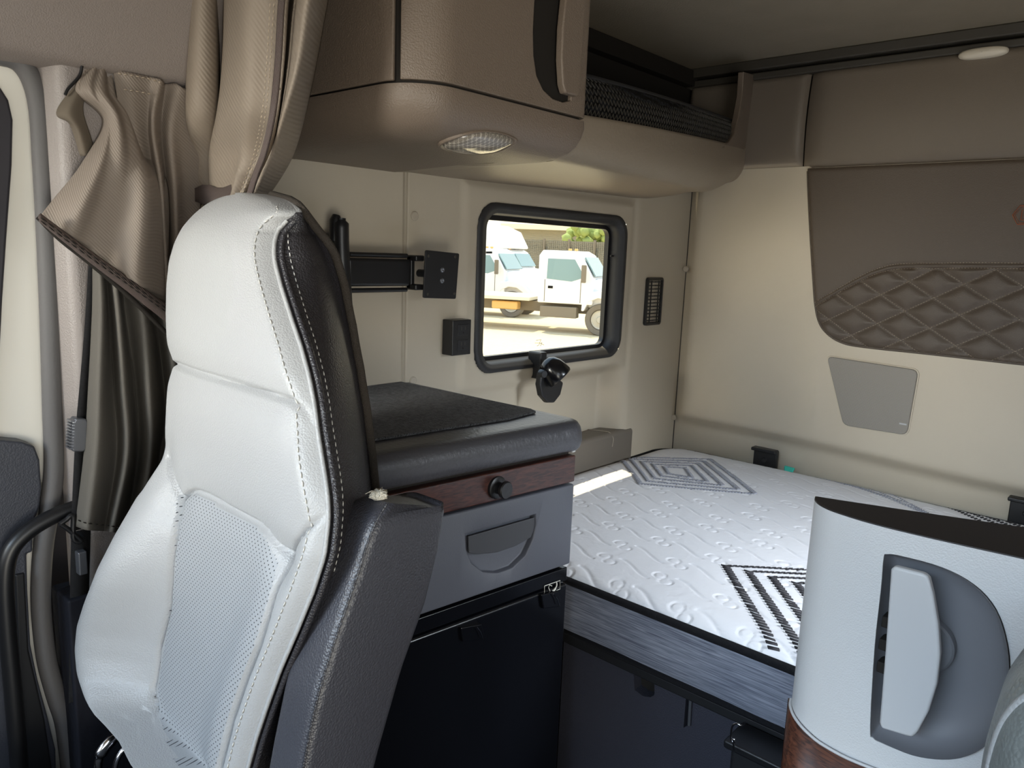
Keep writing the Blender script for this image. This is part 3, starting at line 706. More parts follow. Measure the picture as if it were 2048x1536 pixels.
bl = below
tube('edge_piping', [(p.x+.001, base-.001, p.z) for p in [Vector(q) for q in cr_([tuple(v) for v in ol], 80)]]+[(1.94, base-.001, ol[-1].z)], .0035, m_quilt, qp, seg=8)
grid('upholstery', P, m_quilt, qp, keep=lambda i, j: kq(i, j) and not bl[i, j])
grid('quilted_section', P, m_quilt, qp, keep=lambda i, j: kq(i, j) and bl[i, j])
def qy(x, z):
    i = int(round((z-zg[0])/.004)); j = int(round((x-xg[0])/.004))
    if 0 <= i < len(zg) and 0 <= j < len(xg) and ins[i, j]: return base-depth[i, j]
    return None
ZS = []
def qline(pts2, name='stitching'):
    run = []
    for x, z in pts2:
        y = qy(x, z)
        if y is None:
            if len(run) > 3: dashes(name, run, .0042, .0026, .0008, m_thread, qp, (0, -1, 0))
            run = []
        else: run.append((x, y-.0012, z))
    if len(run) > 3: dashes(name, run, .0042, .0026, .0008, m_thread, qp, (0, -1, 0))
for k in range(-14, 24):
    for sgn in (1, -1):
        pts2 = []
        for x in np.arange(.37, 1.5, .004):
            z = 1.343+sgn*B_*(2*k-(x-.685)/A_)
            if z < quilt_top(x)-.001 and z > low_z(x)+.001: pts2.append((x, z))
        if len(pts2) > 4: qline(pts2)
fin = lambda l: [tuple(v) for v in cr_([(x, z, 0) for x, z in l], 260)]
qline([(a, b) for a, b, _ in fin(tl+[(1.5, tl[-1][1])])]); qline([(a, b) for a, b, _ in fin(tu+[(1.5, tu[-1][1])])])
# emblem: copper hexagonal outline, the letter D inside at its visible end
ec = Y(2025, 430, -.05)
ex, ez = ec.x, ec.z
hx = [(ex, ez), (ex+.012, ez+.0215), (ex+.30, ez+.0215), (ex+.312, ez), (ex+.30, ez-.0215), (ex+.012, ez-.0215), (ex, ez)]
em = tube('emblem', [(a, base-.0145, b) for a, b in hx], .0014, m_emb, qp, seg=6)
tube('emblem_border', [(ex+.004+(a-ex)*.975, base-.0145, ez+(b-ez)*.84) for a, b in hx], .0008, m_emb, em, seg=6)
for s in (1, .55):
    cx_, w_, h_ = ex+.030, .012*s, .0115*s
    tube('emblem_letter', [(cx_-w_, base-.0145, ez-h_), (cx_-w_, base-.0145, ez+h_), (cx_+w_*.3, base-.0145, ez+h_), (cx_+w_, base-.0145, ez+h_*.4), (cx_+w_, base-.0145, ez-h_*.4), (cx_+w_*.3, base-.0145, ez-h_), (cx_-w_, base-.0145, ez-h_)], .0011, m_emb, em, seg=6)

# ================================================================== SPEAKER, VENT, WALL LATCHES, CEILING LAMP
sp = thing('speaker', 'grey four-cornered speaker grille below the quilted panel', 'speaker', Y(1745, 790, -.034))
cor = [Y(a, b, -.034) for a, b in ((1655, 712), (1838, 740), (1815, 870), (1688, 850))]
def rcorner(cs, r, k=6):
    out = []; n = len(cs)
    for i in range(n):
        p, a, b = cs[i], cs[i-1], cs[(i+1) % n]; u = (a-p).normalized()*r; v = (b-p).normalized()*r
        for t in np.linspace(0, 1, k): out.append((p+u)*(1-t)**2+p*2*t*(1-t)+(p+v)*t*t)
    return out
prism('grille', rcorner(cor, .018), (0, -.008, 0), m_grille, sp, bev=.003)
ctr = sum(cor, Vector())/4
prism('rim', [ctr+(p-ctr)*1.035 for p in rcorner(cor, .02)], (0, -.003, 0), m_wallb, sp, bev=.001)
q = Y(1806, 848, -.043); box('badge', tuple(q-Vector((.009, .001, .002))), tuple(q+Vector((.009, 0, .002))), m_silver, sp, bev=0)

vt = thing('air_vent', 'narrow black louvred air vent between the bunk window and the corner', 'vent', X(1308, 600, .02))
c4 = [X(a, b, .02) for a, b in ((1298, 555), (1328, 558), (1319, 649), (1289, 646))]
zc = [min(p.z for p in c4), max(p.z for p in c4)]; yc = [min(c4[0].y, c4[3].y), max(c4[1].y, c4[2].y)]
P = [[(x, a, b) for a, b in rrect(yc[0]+i_, yc[1]-i_, zc[0]+i_, zc[1]-i_, max(.003, .010-i_))] for x, i_ in ((.010, 0), (.020, 0), (.022, .003), (.022, .008), (.010, .010))]
autos(grid('vent_frame', P, m_black, vt, close_u=True))
box('vent_back', (.006, yc[0]+.008, zc[0]+.008), (.011, yc[1]-.008, zc[1]-.008), m_seam, vt, bev=0)
for k in range(12):
    z = zc[0]+.014+k*(zc[1]-zc[0]-.028)/11
    for s in (0, 1):
        y0 = yc[0]+.010+s*(yc[1]-yc[0]-.02)*.52; y1 = y0+(yc[1]-yc[0]-.02)*.46
        box('louvre', (.012, y0, z-.0012), (.020, y1, z+.0018), m_blacksoft, vt, bev=.0006, seg=1)
for f in (.28, .72): 
    yy = yc[0]+(yc[1]-yc[0])*f; box('vane', (.018, yy-.001, zc[0]+.01), (.021, yy+.001, zc[1]-.01), m_blacksoft, vt, bev=0)

def latch(px, py, w_, label, yw=-.012):
    c = Y(px, py, yw-.02); t = thing('wall_latch', label, 'latch', tuple(c), 'black latches above the mattress')
    box('latch_plate', (c.x-w_/2, yw-.022, c.z-.045), (c.x+w_/2, yw-.004, c.z+.024), m_black, t, bev=.003)
    box('latch_lip', (c.x-w_/2-.005, yw-.034, c.z+.016), (c.x+w_/2-.002, yw-.004, c.z+.026), m_black, t, bev=.003)
    lathe('latch_button', (c.x, yw-.0215, c.z-.010), (0, -1, 0), [(.0001, .004), (.007, .004), (.0085, .002), (.009, 0)], m_blacksoft, t)
latch(1530, 914, .072, 'black latch on the back wall nearest the bunk corner')
latch(2055, 1020, .075, 'black latch on the back wall above the striped end of the mattress')
cl = thing('ceiling_lamp', 'small oval white lamp on the dark rail above the back wall', 'lamp', Y(1966, 106, -.05))
p = Y(1966, 106, -.055)
P = []
for x_, s in ((0, 1), (-.006, 1), (-.012, .93), (-.017, .75), (-.019, .4), (-.0195, .02)):
    P.append([(p.x+.052*s*np.sign(math.cos(t))*abs(math.cos(t))**.7, p.y+.005+x_, p.z+.0125*s*np.sign(math.sin(t))*abs(math.sin(t))**.8) for t in np.linspace(0, 2*math.pi, 40, endpoint=False)])
grid('lens', P, m_lampw, cl, close_u=True)

# ================================================================== TV MOUNT, OUTLET, READING LAMP
tm = thing('wall_mount', 'black folding screen mount with an empty square plate beside the window', 'screen mount', (.03, -1.34, 1.33))
c = X(682, 520, .055)
box('wall_plate', (.0, c.y-.012, c.z-.06), (.040, c.y+.012, c.z+.05), m_black, tm, bev=.004)
tube('hinge_post', [X(682, 436, .05), X(682, 445, .05), X(683, 500, .05), X(686, 560, .05), X(690, 625, .05)], [.009, .0145, .015, .015, .014], m_black, tm, seg=20, smooth_n=20)
tube('hinge_sleeve', [X(673, 430, .042), X(671, 440, .042), X(670, 482, .042)], [.007, .011, .011], m_black, tm, seg=16)
a0, a1 = X(697, 545, .055), X(818, 547, .055)
box('arm', (.042, a0.y-.004, a0.z-.026), (.062, a1.y, a0.z+.027), m_black, tm, bev=.006)
for dz in (-.034, .034): tube('arm_rail', [(.052, a0.y+.004, a0.z+dz), (.052, a1.y-.004, a0.z+dz)], .0045, m_black, tm)
y1 = X(848, 547, .08).y
for dz in (-.028, .030): box('yoke', (.045, a1.y+.001, a0.z+dz-.006), (.075, y1+.006, a0.z+dz+.006), m_black, tm, bev=.003)
box('yoke', (.045, a1.y+.001, a0.z-.033), (.060, a1.y+.012, a0.z+.035), m_black, tm, bev=.003)
lathe('swivel', (.075, y1+.002, a0.z), (1, 0, 0), [(.0001, .012), (.008, .012), (.008, -.012), (.0001, -.012)], m_black, tm)
vp = [X(a, b, .09) for a, b in ((852, 500), (919, 507), (912, 598), (847, 596))]
vpl = prism('screen_plate', rcorner(vp, .004, 4), (-.004, 0, 0), m_blacksoft, tm, bev=.001)
vc = sum(vp, Vector())/4
for sy in (-1, 1):
    for sz in (-1, 1): lathe('plate_hole', (.0902, vc.y+sy*.037, vc.z+sz*.038), (1, 0, 0), [(.0001, .0006), (.0026, .0006), (.003, 0)], m_rail, vpl, 10)
for dz in (.011, -.011): lathe('plate_screw', (.0902, vc.y+.001, vc.z+dz), (1, 0, 0), [(.0001, .002), (.003, .003), (.005, .002), (.0055, 0)], m_belt, vpl, 14)

ot = thing('power_outlet', 'black surface-mounted double power outlet below the screen mount', 'outlet', X(925, 676, .03))
f = [X(a, b, .034) for a, b in ((906, 641), (943, 641), (943, 711), (906, 712))]
y0, y1, z0, z1 = f[0].y, f[1].y, f[3].z, f[0].z
box('outlet_box', (0, y0, z0), (.034, y1, z1), m_black, ot, bev=.002)
for zc_ in (z0+(z1-z0)*.70, z0+(z1-z0)*.26):
    s = box('socket', (.0335, (y0+y1)/2-.013, zc_-.011), (.0352, (y0+y1)/2+.019, zc_+.014), m_blacksoft, ot, bev=.001)
    for dy in (-.0045, .0065): box('socket_slot', (.0352, (y0+y1)/2+.002+dy-.001, zc_+.001), (.0355, (y0+y1)/2+.002+dy+.001, zc_+.009), m_rail, s, bev=0)
    lathe('socket_ground', (.0352, (y0+y1)/2+.003, zc_-.005), (1, 0, 0), [(.0001, .0003), (.0018, .0003), (.002, 0)], m_seam, s, 10)

rl = thing('reading_lamp', 'black swivel reading lamp clipped under the bunk window', 'lamp', X(1088, 730, .02))
p = X(1085, 735, .03)
box('lamp_bracket', (-.01, p.y-.014, p.z-.03), (.035, p.y+.012, p.z+.040), m_black, rl, bev=.005)
hc = X(1108, 742, .085)
P = []
ax = Vector((.55, .45, -.7)).normalized(); a_ = ax.orthogonal().normalized(); b_ = ax.cross(a_)
for r, h_ in ((.001, -.036), (.014, -.034), (.024, -.026), (.031, -.012), (.034, .004), (.0345, .020), (.033, .024), (.030, .022), (.026, .0)):
    P.append([hc+ax*h_+(a_*math.cos(t)+b_*math.sin(t))*r for t in np.linspace(0, 2*math.pi, 32, endpoint=False)])
grid('lamp_hood', P, m_gloss, rl, close_u=True)
pv = [X(a, b, .075) for a, b in ((1084, 745), (1080, 770), (1084, 792), (1096, 806), (1110, 806), (1122, 790), (1128, 765), (1110, 750))]
prism('lamp_shroud', pv, (-.018, 0, 0), m_black, rl, bev=.005)
lathe('lamp_pivot', X(1087, 748, .085), (1, -.3, 0), [(.0001, .005), (.008, .005), (.010, .001), (.010, -.012)], m_black, rl)

# ledge under the window
lg = tag(box('wall_ledge', (-.06, -.98, .60), (.02, -.255, .862), m_ledge, bev=.014, seg=5), 'low grey plastic ledge along the wall at the head of the mattress', 'ledge')
tube('ledge_seam', cr_([(-.055, -.395, .8625), (-.02, -.385, .8632), (.008, -.375, .8622), (.0205, -.37, .846), (.0208, -.372, .82)], 24), .0011, m_cap, lg, seg=6)

# ================================================================== MATTRESS
mt = thing('mattress', 'white quilted mattress with black chevrons and a heathered grey border on the bunk', 'mattress', (.9, -.55, .66))
MX0, MX1, MY0, MY1, MZ = .015, 2.30, -1.098, -.035, .780
RES = .0026
nx, ny = int((MX1-MX0)/RES)+1, int((MY1-MY0)/RES)+1
gx = np.linspace(MX0, MX1, nx); gy = np.linspace(MY0, MY1, ny)
H = np.zeros((ny, nx))
# quilting lines drawn as distances
def splat(pts, depth, wd):
    pts = np.array(pts)
    for x, y in pts:
        j0, i0 = int((x-MX0)/RES), int((y-MY0)/RES); k = 4
        a, b, c, d = max(0, i0-k), min(ny, i0+k+1), max(0, j0-k), min(nx, j0+k+1)
        if a >= b or c >= d: continue
        yy, xx = np.meshgrid(gy[a:b], gx[c:d], indexing='ij')
        H2[a:b, c:d] = np.maximum(H2[a:b, c:d], np.exp(-((xx-x)**2+(yy-y)**2)/wd**2))
H2 = np.zeros((ny, nx))
ux, uy = .128, .078
for r in range(-2, 18):
    y0 = MY0+.02+r*uy
    xo = (r % 2)*.03+r*.015
    for c_ in range(-3, 20):
        x0 = MX0+c_*ux+xo
        if x0 > 1.65: continue
        # S curve between two little loops
        for t in np.linspace(0, 1, 60): splat([(x0+.022+t*(ux-.044), y0+.018*math.cos(math.pi*t)*(1))], 1, .0028)
        for s, cx_, cy_ in ((1, x0-.011, y0+.008), (-1, x0+.011, y0-.008)):
            for t in np.linspace(.2*math.pi, 2.0*math.pi, 40):
                splat([(cx_+s*.0125*math.cos(t), cy_+s*.0105*math.sin(t))], 1, .0022)
H -= .0018*H2
d1 = np.minimum.outer(np.minimum(gy-MY0, MY1-gy), np.minimum(gx-MX0, MX1-gx))
H += -.020*(1-np.clip(d1/.06, 0, 1))**2.2+.004*(1-np.exp(-d1/.15))
xx, yy = np.meshgrid(gx, gy)
H += .0025*np.sin(xx*7+1)*np.sin(yy*9)
RC = .11
def rim(x, y):
    """pull the outline in round the head corner"""
    cx_, cy_ = MX0+RC, MY1-RC
    if x < cx_ and y > cy_:
        dx, dy = x-cx_, y-cy_; m_ = max(abs(dx), abs(dy)); l = math.hypot(dx, dy)
        if l > 1e-6: return cx_+dx*m_/l, cy_+dy*m_/l
    return x, y
P = [[(*rim(gx[j], gy[i]), MZ+H[i, j]) for j in range(nx)] for i in range(ny)]
grid('mattress_top', P, m_matt, mt)
def mz(x, y):
    j = min(nx-1, max(0, int(round((x-MX0)/RES)))); i = min(ny-1, max(0, int(round((y-MY0)/RES)))); return MZ+H[i, j]
def border(off, z, n=160):
    out = []
    for x in np.linspace(MX1, MX0+RC, 70): out.append((x, MY1+off, z))
    for t in np.linspace(90, 180, 14)[1:]: out.append((MX0+RC+(RC+off)*math.cos(math.radians(t)), MY1-RC+(RC+off)*math.sin(math.radians(t)), z))
    for y in np.linspace(MY1-RC, MY0+.02, 40)[1:]: out.append((MX0-off, y, z))
    for t in np.linspace(180, 270, 6)[1:]: out.append((MX0+.02+(.02+off)*math.cos(math.radians(t)), MY0+.02+(.02+off)*math.sin(math.radians(t)), z))
    for x in np.linspace(MX0+.03, MX1, 90): out.append((x, MY0-off, z))
    return out
P = []
for z, o_f in ((.758, .002), (.745, .006), (.72, .010), (.69, .011), (.67, .008), (.655, .002)):
    P.append([(x, y, z+.0025*math.sin(x*31+y*13)*(1 if .66 < z < .75 else 0)) for x, y, z in border(o_f, z)])
grid('mattress_border', P, m_side, mt)
tube('edge_tape', border(.002, .760), .0075, m_sidetape, mt, seg=8)
tube('edge_tape', border(.002, .656), .007, m_sidetape, mt, seg=8)
def chev(path, m, wd=.0130, ln=.0045, gap=.0062):
    """short cross bars of yarn set along a path on the mattress top"""
    vs, fs = [], []; path = [Vector((a, b, 0)) for a, b in path]
    for a, b in zip(path, path[1:]):
        L = (b-a).length; t = (b-a)/L; nrm_ = Vector((-t.y, t.x, 0)); s = 0
        sk = Vector((.35, 1, 0)).normalized() if abs(t.y) < abs(t.x) else Vector((1, .15, 0)).normalized()
        while s < L-ln:
            c0 = a+t*s; c1 = a+t*(s+ln); s += ln+gap
            q = [c0-sk*wd*.7, c1-sk*wd*.7, c1+sk*wd*.7, c0+sk*wd*.7]
            if any(not (MX0+.015 < v.x < 1.75 and MY0+.008 < v.y < MY1-.006) for v in q): continue
            k = len(vs); vs += [Vector((v.x, v.y, mz(v.x, v.y)+.0022)) for v in q]+[Vector((v.x, v.y, mz(v.x, v.y)-.002)) for v in q]
            fs += [(k, k+1, k+2, k+3), (k, k+4, k+5, k+1), (k+1, k+5, k+6, k+2), (k+2, k+6, k+7, k+3), (k+3, k+7, k+4, k)]
    if vs: mesh('chevron_yarn', vs, fs, m, mt)
def ring_l(ax_, ay_, k, sgn=1, arm=.30): 
    """left-pointing chevron with apex at ax, ay"""
    return [(ax_+arm*.70, ay_+arm*.62), (ax_, ay_), (ax_+arm*.66, ay_-arm*.75)]
for k in range(4):
    rl_ = ring_l(.631+k*.043, -.862+k*.010, k, arm=.42-k*.03); chev(rl_[:2], m_dash, wd=.0085, ln=.006, gap=.005); chev(rl_[1:], m_dash)
for k in range(5):
    s = 1-k*.19
    chev([(.467-(1-s)*.24, -.364), (.22-(1-s)*.0, -.335+.200*s), (.02+.2*(1-s), -.325), (.22, -.335-.19*s), (.467-(1-s)*.24, -.364)], m_gdash, wd=.010, ln=.005, gap=.003)
for k in range(6):
    chev([(1.25, -.02+.0*k-.0), (.854+k*.042, -.068-.004*k), (1.30+k*.03, -.42+.02*k)], m_dash if k < 6 else m_gdash, wd=.008)
for k in range(5):
    chev([(.50+.05*k, -.055), (.78+.03*k, -.13-.03*k), (.98+.02*k, -.30-.03*k)], m_gdash, wd=.004, ln=.003, gap=.006)
tc_ = Y(1590, 940, -.05)
tag(sheet('teal_cloth', [[(.415, -.048, .770), (.440, -.046, .772)], [(.412, -.040, .785), (.442, -.038, .783)], [(.420, -.030, .777), (.436, -.028, .776)]], m_teal, None, 8, 8, .002), 'tiny teal scrap of cloth poking up behind the mattress', 'cloth')

# ================================================================== BUNK BASE
bb = thing('bunk_base', 'charcoal carpeted bunk box under the mattress with slots in its face', 'bunk base', (1.3, -.6, 0))
o = box('base_front', (.40, -1.070, 0), (2.33, -1.02, .642), m_base, bb, bev=0)
sl_ = [Y(a, b, -1.075) for a, b in ((1264, 1338), (1306, 1358), (1306, 1392), (1298, 1397), (1282, 1394), (1266, 1382))]
boolcut(o, sl_, (0, .03, 0))
sl2 = [Y(a, b, -1.075) for a, b in ((1369, 1398), (1379, 1402), (1376, 1452), (1364, 1458))]
boolcut(o, sl2, (0, .03, 0))
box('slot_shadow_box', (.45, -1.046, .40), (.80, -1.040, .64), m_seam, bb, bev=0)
tube('slot_pull', [Y(1381, 1400, -1.074), Y(1378, 1450, -1.074)], .003, m_belt, bb, seg=8)
box('base_ledge', (.40, -1.094, .626), (2.33, -.03, .646), m_blacksoft, bb, bev=.004)
hk = tube('wire_hook', [Y(a, b, -1.185) for a, b in ((1490, 1444), (1484, 1452), (1474, 1447), (1465, 1452), (1462, 1470), (1464, 1482), (1469, 1484), (1467, 1478), (1468, 1500))], .0016, m_chrome, None, smooth_n=40, seg=8)
tag(hk, 'thin bent wire hook hanging under the mattress edge', 'hook')
sbx = thing('storage_bin', 'black plastic bin tucked under the bunk beside the wire hook', 'storage bin', (.9, -1.15, .2))
b0, b1 = Y(1462, 1478, -1.16), Y(1600, 1560, -1.16)
box('bin_body', (b0.x, -1.16, .20), (1.3, -1.105, b0.z-.01), m_blacksoft, sbx, bev=.008)
box('bin_rim', (b0.x-.008, -1.17, b0.z-.014), (1.31, -1.103, b0.z), m_black, sbx, bev=.004)
box('bin_rib', (b0.x+.06, -1.166, .22), (b0.x+.066, -1.158, b0.z-.02), m_draw, sbx, bev=.001)

# ================================================================== DESK UNIT
FX = lambda y: .470-.118*max(0, -1.157-y)            # the drawer fronts run slightly askew to the wall
dk = thing('desk_cabinet', 'dark desk cabinet with a walnut strip and a slate drawer beside the mattress', 'cabinet', (.25, -1.4, .80))
y_e, y_l = -1.157, -1.59
def slab(name, x_in, z0, z1, over, m, yo=0, bev=.006, seg=4, parent=dk, bow=0.0, y_left=y_l):
    n = 12; pts = []
    for i in range(n+1):
        y = y_e+yo+(y_left-y_e-yo)*i/n; pts.append(Vector((FX(y)+over+bow*math.sin(math.pi*i/n), y, z0)))
    if x_in < .3:
        pts = pts+[Vector((x_in, y_left, z0)), Vector((x_in, y_e+yo, z0))]
    else:
        pts = pts+[Vector((p.x-.02, p.y, z0)) for p in pts[::-1]]
    return prism(name, pts, (0, 0, z1-z0), m, parent, bev, seg)
slab('desk_body', .002, .822, 1.045, -.014, m_seam, -.004, bev=0)
# moulded top with rolled front edge
prof = [(.0, 1.040, 0), (.005, 1.041, 0), (.009, 1.046, 0), (.012, 1.056, .001), (.011, 1.070, .002), (.008, 1.081, .003), (.002, 1.0885, .004), (-.006, 1.0915, .006), (-.020, 1.092, .01)]
def toppt(y, ov, z): return (FX(y)+ov, y, z)
yy_ = [y_e+.016-(1-math.cos(t))*.0 for t in (0,)]
P = []
for ov, z, e in prof:
    row = [(.001, y_e+.016+ov*.8, z), (.2, y_e+.016+ov*.8, z), (FX(y_e)-.05, y_e+.016+ov*.8, z)]
    for t in np.linspace(90, 0, 9):
        a = math.radians(t); row.append((FX(y_e)-.03+(.03+ov)*math.cos(a), y_e-.014+(.03+ov*.8)*math.sin(a), z))
    for y in np.linspace(y_e-.03, y_l, 20): row.append((FX(y)+ov, y, z))
    P.append(row)
grid('desk_top_edge', P, m_desk, dk)
lastr = P[-1]
mesh('desk_top', [p for p in lastr]+[(0.001, y_l, 1.092)], [tuple(range(len(lastr)+1))], m_desk, dk, False)
mesh('desk_top_underside', [p for p in P[0]]+[(0.001, y_l, 1.044)], [tuple(range(len(lastr)+1))], m_desk, dk, False)
wd_ = slab('top_drawer', .4, .981, 1.030, .0, m_wood, 0, .003)
ys_l = np.linspace(y_e, -1.55, 10)
kc = X(1013, 981, .470); kc = Vector((FX(kc.y), kc.y, kc.z))
kn = lathe('knob', kc, (1, .0, 0), [(.0190, -.002), (.0190, .003), (.0165, .0045), (.010, .0045), (.009, .012), (.0125, .014), (.0145, .017), (.0145, .021), (.013, .023), (.0001, .0235)], m_black, wd_)
dr = slab('drawer', .4, .826, .977, .0, m_draw, 0, .004)
hd = [(934, 1070), (1075, 1030), (1076, 1050), (1070, 1080), (1055, 1112), (1030, 1137), (1000, 1148), (970, 1146), (947, 1128), (936, 1100)]
def onf(a, b, dx=0):
    p = X(a, b, .47)
    for _ in range(4): p = X(a, b, FX(p.y)+dx)
    return p
hp = [onf(a, b, .004) for a, b in hd]
boolcut(dr, hp, (-.016, 0, 0)); bevmod(dr, .002, 2)
pc = sum(hp, Vector())/len(hp)
prism('drawer_dish', [pc+(p-pc)*.99+Vector((-.019, 0, 0)) for p in hp], (-.004, 0, 0), m_draw, dr, bev=0)
fl = [(937, 1073), (1072, 1034), (1071, 1052), (1062, 1075), (1030, 1093), (995, 1105), (955, 1109), (938, 1106)]
prism('drawer_pull', [onf(a, b, -.003) for a, b in fl], (-.004, 0, 0), m_drawd, dr, bev=.0012)
# pale strip painting in a bright glint under the desk top
box('glint_strip', (.38, -1.158, 1.032), (.462, -1.148, 1.042), m_silver, dk, bev=.002)
fm = [Z(a, b, 1.0935) for a, b in ((735, 748), (1050, 824), (1066, 830), (1040, 838), (742, 886))]
mp = [Vector((.004, -1.17, 1.0925)), Vector((FX(-1.17)-.105, -1.16, 1.0925)), Vector((FX(-1.17)-.085, -1.17, 1.0925)), Vector((FX(-1.25)-.068, -1.25, 1.0925)), Vector((FX(-1.585)-.066, -1.585, 1.0925)), Vector((.004, -1.585, 1.0925))]
tag(prism('desk_mat', mp, (0, 0, .004), m_mat_, None, bev=.001), 'black carpet mat laid on the desk top', 'mat')

fr = thing('mini_fridge', 'glossy black mini fridge built in under the slate drawer', 'fridge', (.25, -1.4, 0))
slab('fridge_body', .002, 0.0, .818, -.022, m_gloss, -.004, bev=0, parent=fr)
slab('fridge_top_trim', .4, .792, .818, -.006, m_gloss, 0, .002, parent=fr)
fd = slab('fridge_door', .4, .14, .788, -.004, m_gloss, 0, .006, parent=fr)
def tab(cx_, cy_, w1):
    q = [onf(a, b, .003) for a, b in ((cx_-w1, cy_-6), (cx_+w1-6, cy_-14), (cx_+w1, cy_+8), (cx_+w1-4, cy_+18), (cx_-w1+4, cy_+22))]
    prism('door_latch', q, (-.009, 0, 0), m_gloss, fd, bev=.002)
    tube('latch_edge', [onf(cx_+w1-16, cy_-8, .009), onf(cx_+w1-8, cy_+3, .009), onf(cx_+w1-4, cy_+16, .009)], .0009, m_chrome, fd, seg=6)
tab(1103, 1196, 20); tab(946, 1262, 24)
lb = [onf(a, b, -.0035) for a, b in ((1089, 1172), (1120, 1161), (1120, 1178), (1089, 1190), (1089, 1172))]
sk = tube('pictogram', lb, .0006, m_sticker, fd, seg=5)
tube('pictogram_arrow', [onf(a, b, -.003) for a, b in ((1100, 1182), (1097, 1175), (1099, 1170), (1104, 1172))], .0006, m_sticker, sk, seg=5)
tube('pictogram_swoosh', [onf(a, b, -.003) for a, b in ((1113, 1164), (1113, 1172), (1108, 1180), (1104, 1183))], [.0012, .002, .0008], m_sticker, sk, seg=6, smooth_n=12)

# ================================================================== PASSENGER SEAT
K, Y0, Z0 = .16, -1.74, 1.43
def TP(px, py, dn=0.0):
    d = ray(px, py); t = (Y0-dn-K*(Z0-CAM.z)-CAM.y)/(d.y-K*d.z); return CAM+d*t
Ls = [(470, 389), (440, 394), (412, 408), (386, 430), (364, 455), (349, 485), (338, 522), (333, 570), (332, 630), (334, 690), (338, 727), (335, 768), (332, 830), (328, 890), (318, 925), (304, 950), (274, 998), (229, 1073), (194, 1140), (167, 1210), (153, 1255), (149, 1300), (153, 1345), (171, 1398), (198, 1434), (243, 1478), (290, 1518), (328, 1548), (345, 1600), (330, 1750), (310, 1900)]
Rs = [(470, 389), (530, 388), (572, 400), (600, 425), (572, 439), (552, 460), (545, 490), (546, 520), (558, 568), (578, 631), (599, 693), (616, 756), (626, 810), (632, 860), (640, 910), (648, 960), (653, 1000), (654, 1040), (646, 1110), (622, 1185), (591, 1261), (556, 1342), (529, 1417), (508, 1480), (490, 1545), (472, 1600), (420, 1780), (380, 1950)]
ZTOP = TP(478, 388, -.05).z
def dn_at(s, z):
    b = .060*ss(1.14, .94, z)*(1-.3*ss(.80, .66, z))
    head = .014*(1-abs(2*s-1)**3)*ss(1.05, 1.2, z)
    d = head+b*(math.exp(-((s-.13)/.17)**2)+.22*math.exp(-((s-.90)/.10)**2))
    d -= .035*max(0, 1-s/.10)**2+.016*max(0, 1-(1-s)/.06)**2
    top = max(0, (z-(ZTOP-.085))/.085); d -= .05*top**2.4
    return d
def project(p):
    v = Vector(p)-CAM; dz = v.dot(FW); return 1024+FPX*v.dot(RT)/dz, 768-FPX*v.dot(UP)/dz
def ysurf(s, z): return Y0-K*(Z0-z)-dn_at(s, z)
zr = list(np.arange(.64, ZTOP-.05, .003))+list(ZTOP-.05*(1-np.sin(np.linspace(0, math.pi/2, 22))))
Lx = np.full(len(zr), .15); Rx = np.full(len(zr), .60); sg = np.linspace(0, 1, 41)
ly, lx_ = [q[1] for q in Ls], [q[0] for q in Ls]; ry, rx_ = [q[1] for q in Rs[1:]], [q[0] for q in Rs[1:]]
for it in range(14):
    for i, z in enumerate(zr):
        q = [project((Lx[i]+(Rx[i]-Lx[i])*s, ysurf(s, z), z)) for s in sg]
        k = min(range(14), key=lambda a: q[a][0]); e = float(np.interp(q[k][1], ly, lx_))-q[k][0]; Lx[i] += .8*e/1000
        e = float(np.interp(q[-1][1], ry, rx_))-q[-1][0]; Rx[i] += .8*e/1000
        if Rx[i] < Lx[i]+.03: Rx[i] = Lx[i]+.03
for _ in range(3):
    for A in (Lx, Rx): A[1:-6] = (A[:-7]+2*A[1:-6]+A[2:-5])/4
def XL(z): return float(np.interp(z, zr, Lx))
def XR(z): return float(np.interp(z, zr, Rx))
st = thing('passenger_seat', 'grey leather passenger seat with perforated centre and black side', 'seat', (.35, -1.85, .1))
sc_ = np.linspace(0, 1, 180)
def outline(z): return XL(z), XR(z)
SX = np.zeros((len(zr), len(sc_))); SZ = np.zeros_like(SX); SD = np.zeros_like(SX)
for i, z in enumerate(zr):
    l, r = outline(z)
    for j, s in enumerate(sc_): SX[i, j] = l+(r-l)*s; SZ[i, j] = z; SD[i, j] = dn_at(s, z)
def conv(pl_):
    out = []
    for a, b in pl_:
        d = ray(a, b)/FPX; best = None
        for t in np.arange(.35, 1.5, .0015):
            p = CAM+d*t; z = min(max(p.z, .60), ZTOP); l, r = outline(z); s = (p.x-l)/max(r-l, .01); g = p.y-ysurf(min(1, max(0, s)), z)
            if -.03 < s < 1.03 and g > 0: best = (p.x, p.z); break
            if best is None or abs(g) < best[2]: best = (p.x, p.z, abs(g))
        out.append((best[0], best[1]))
    return out
seamA = conv([(328, 726), (341, 729), (400, 750), (466, 770), (520, 787), (570, 801), (607, 820), (630, 846)])
insTop = conv([(345, 1008), (352, 997), (364, 989), (382, 986), (404, 993), (453, 1022), (511, 1054), (528, 1071), (542, 1100), (556, 1122)])
seamL = conv([(328, 915), (336, 960), (345, 1008), (341, 1073), (332, 1163), (328, 1221), (310, 1297), (294, 1386), (292, 1431)])
seamL += [(seamL[-1][0]+.035, seamL[-1][1]-.035), (seamL[-1][0]+.16, .60)]
seamR = conv([(556, 1122), (549, 1154), (524, 1239), (506, 1297), (480, 1364), (453, 1444), (430, 1536), (415, 1590)])
seamT = conv([(556, 1122), (569, 1100), (587, 1078), (614, 1053), (645, 1034), (656, 1030)])
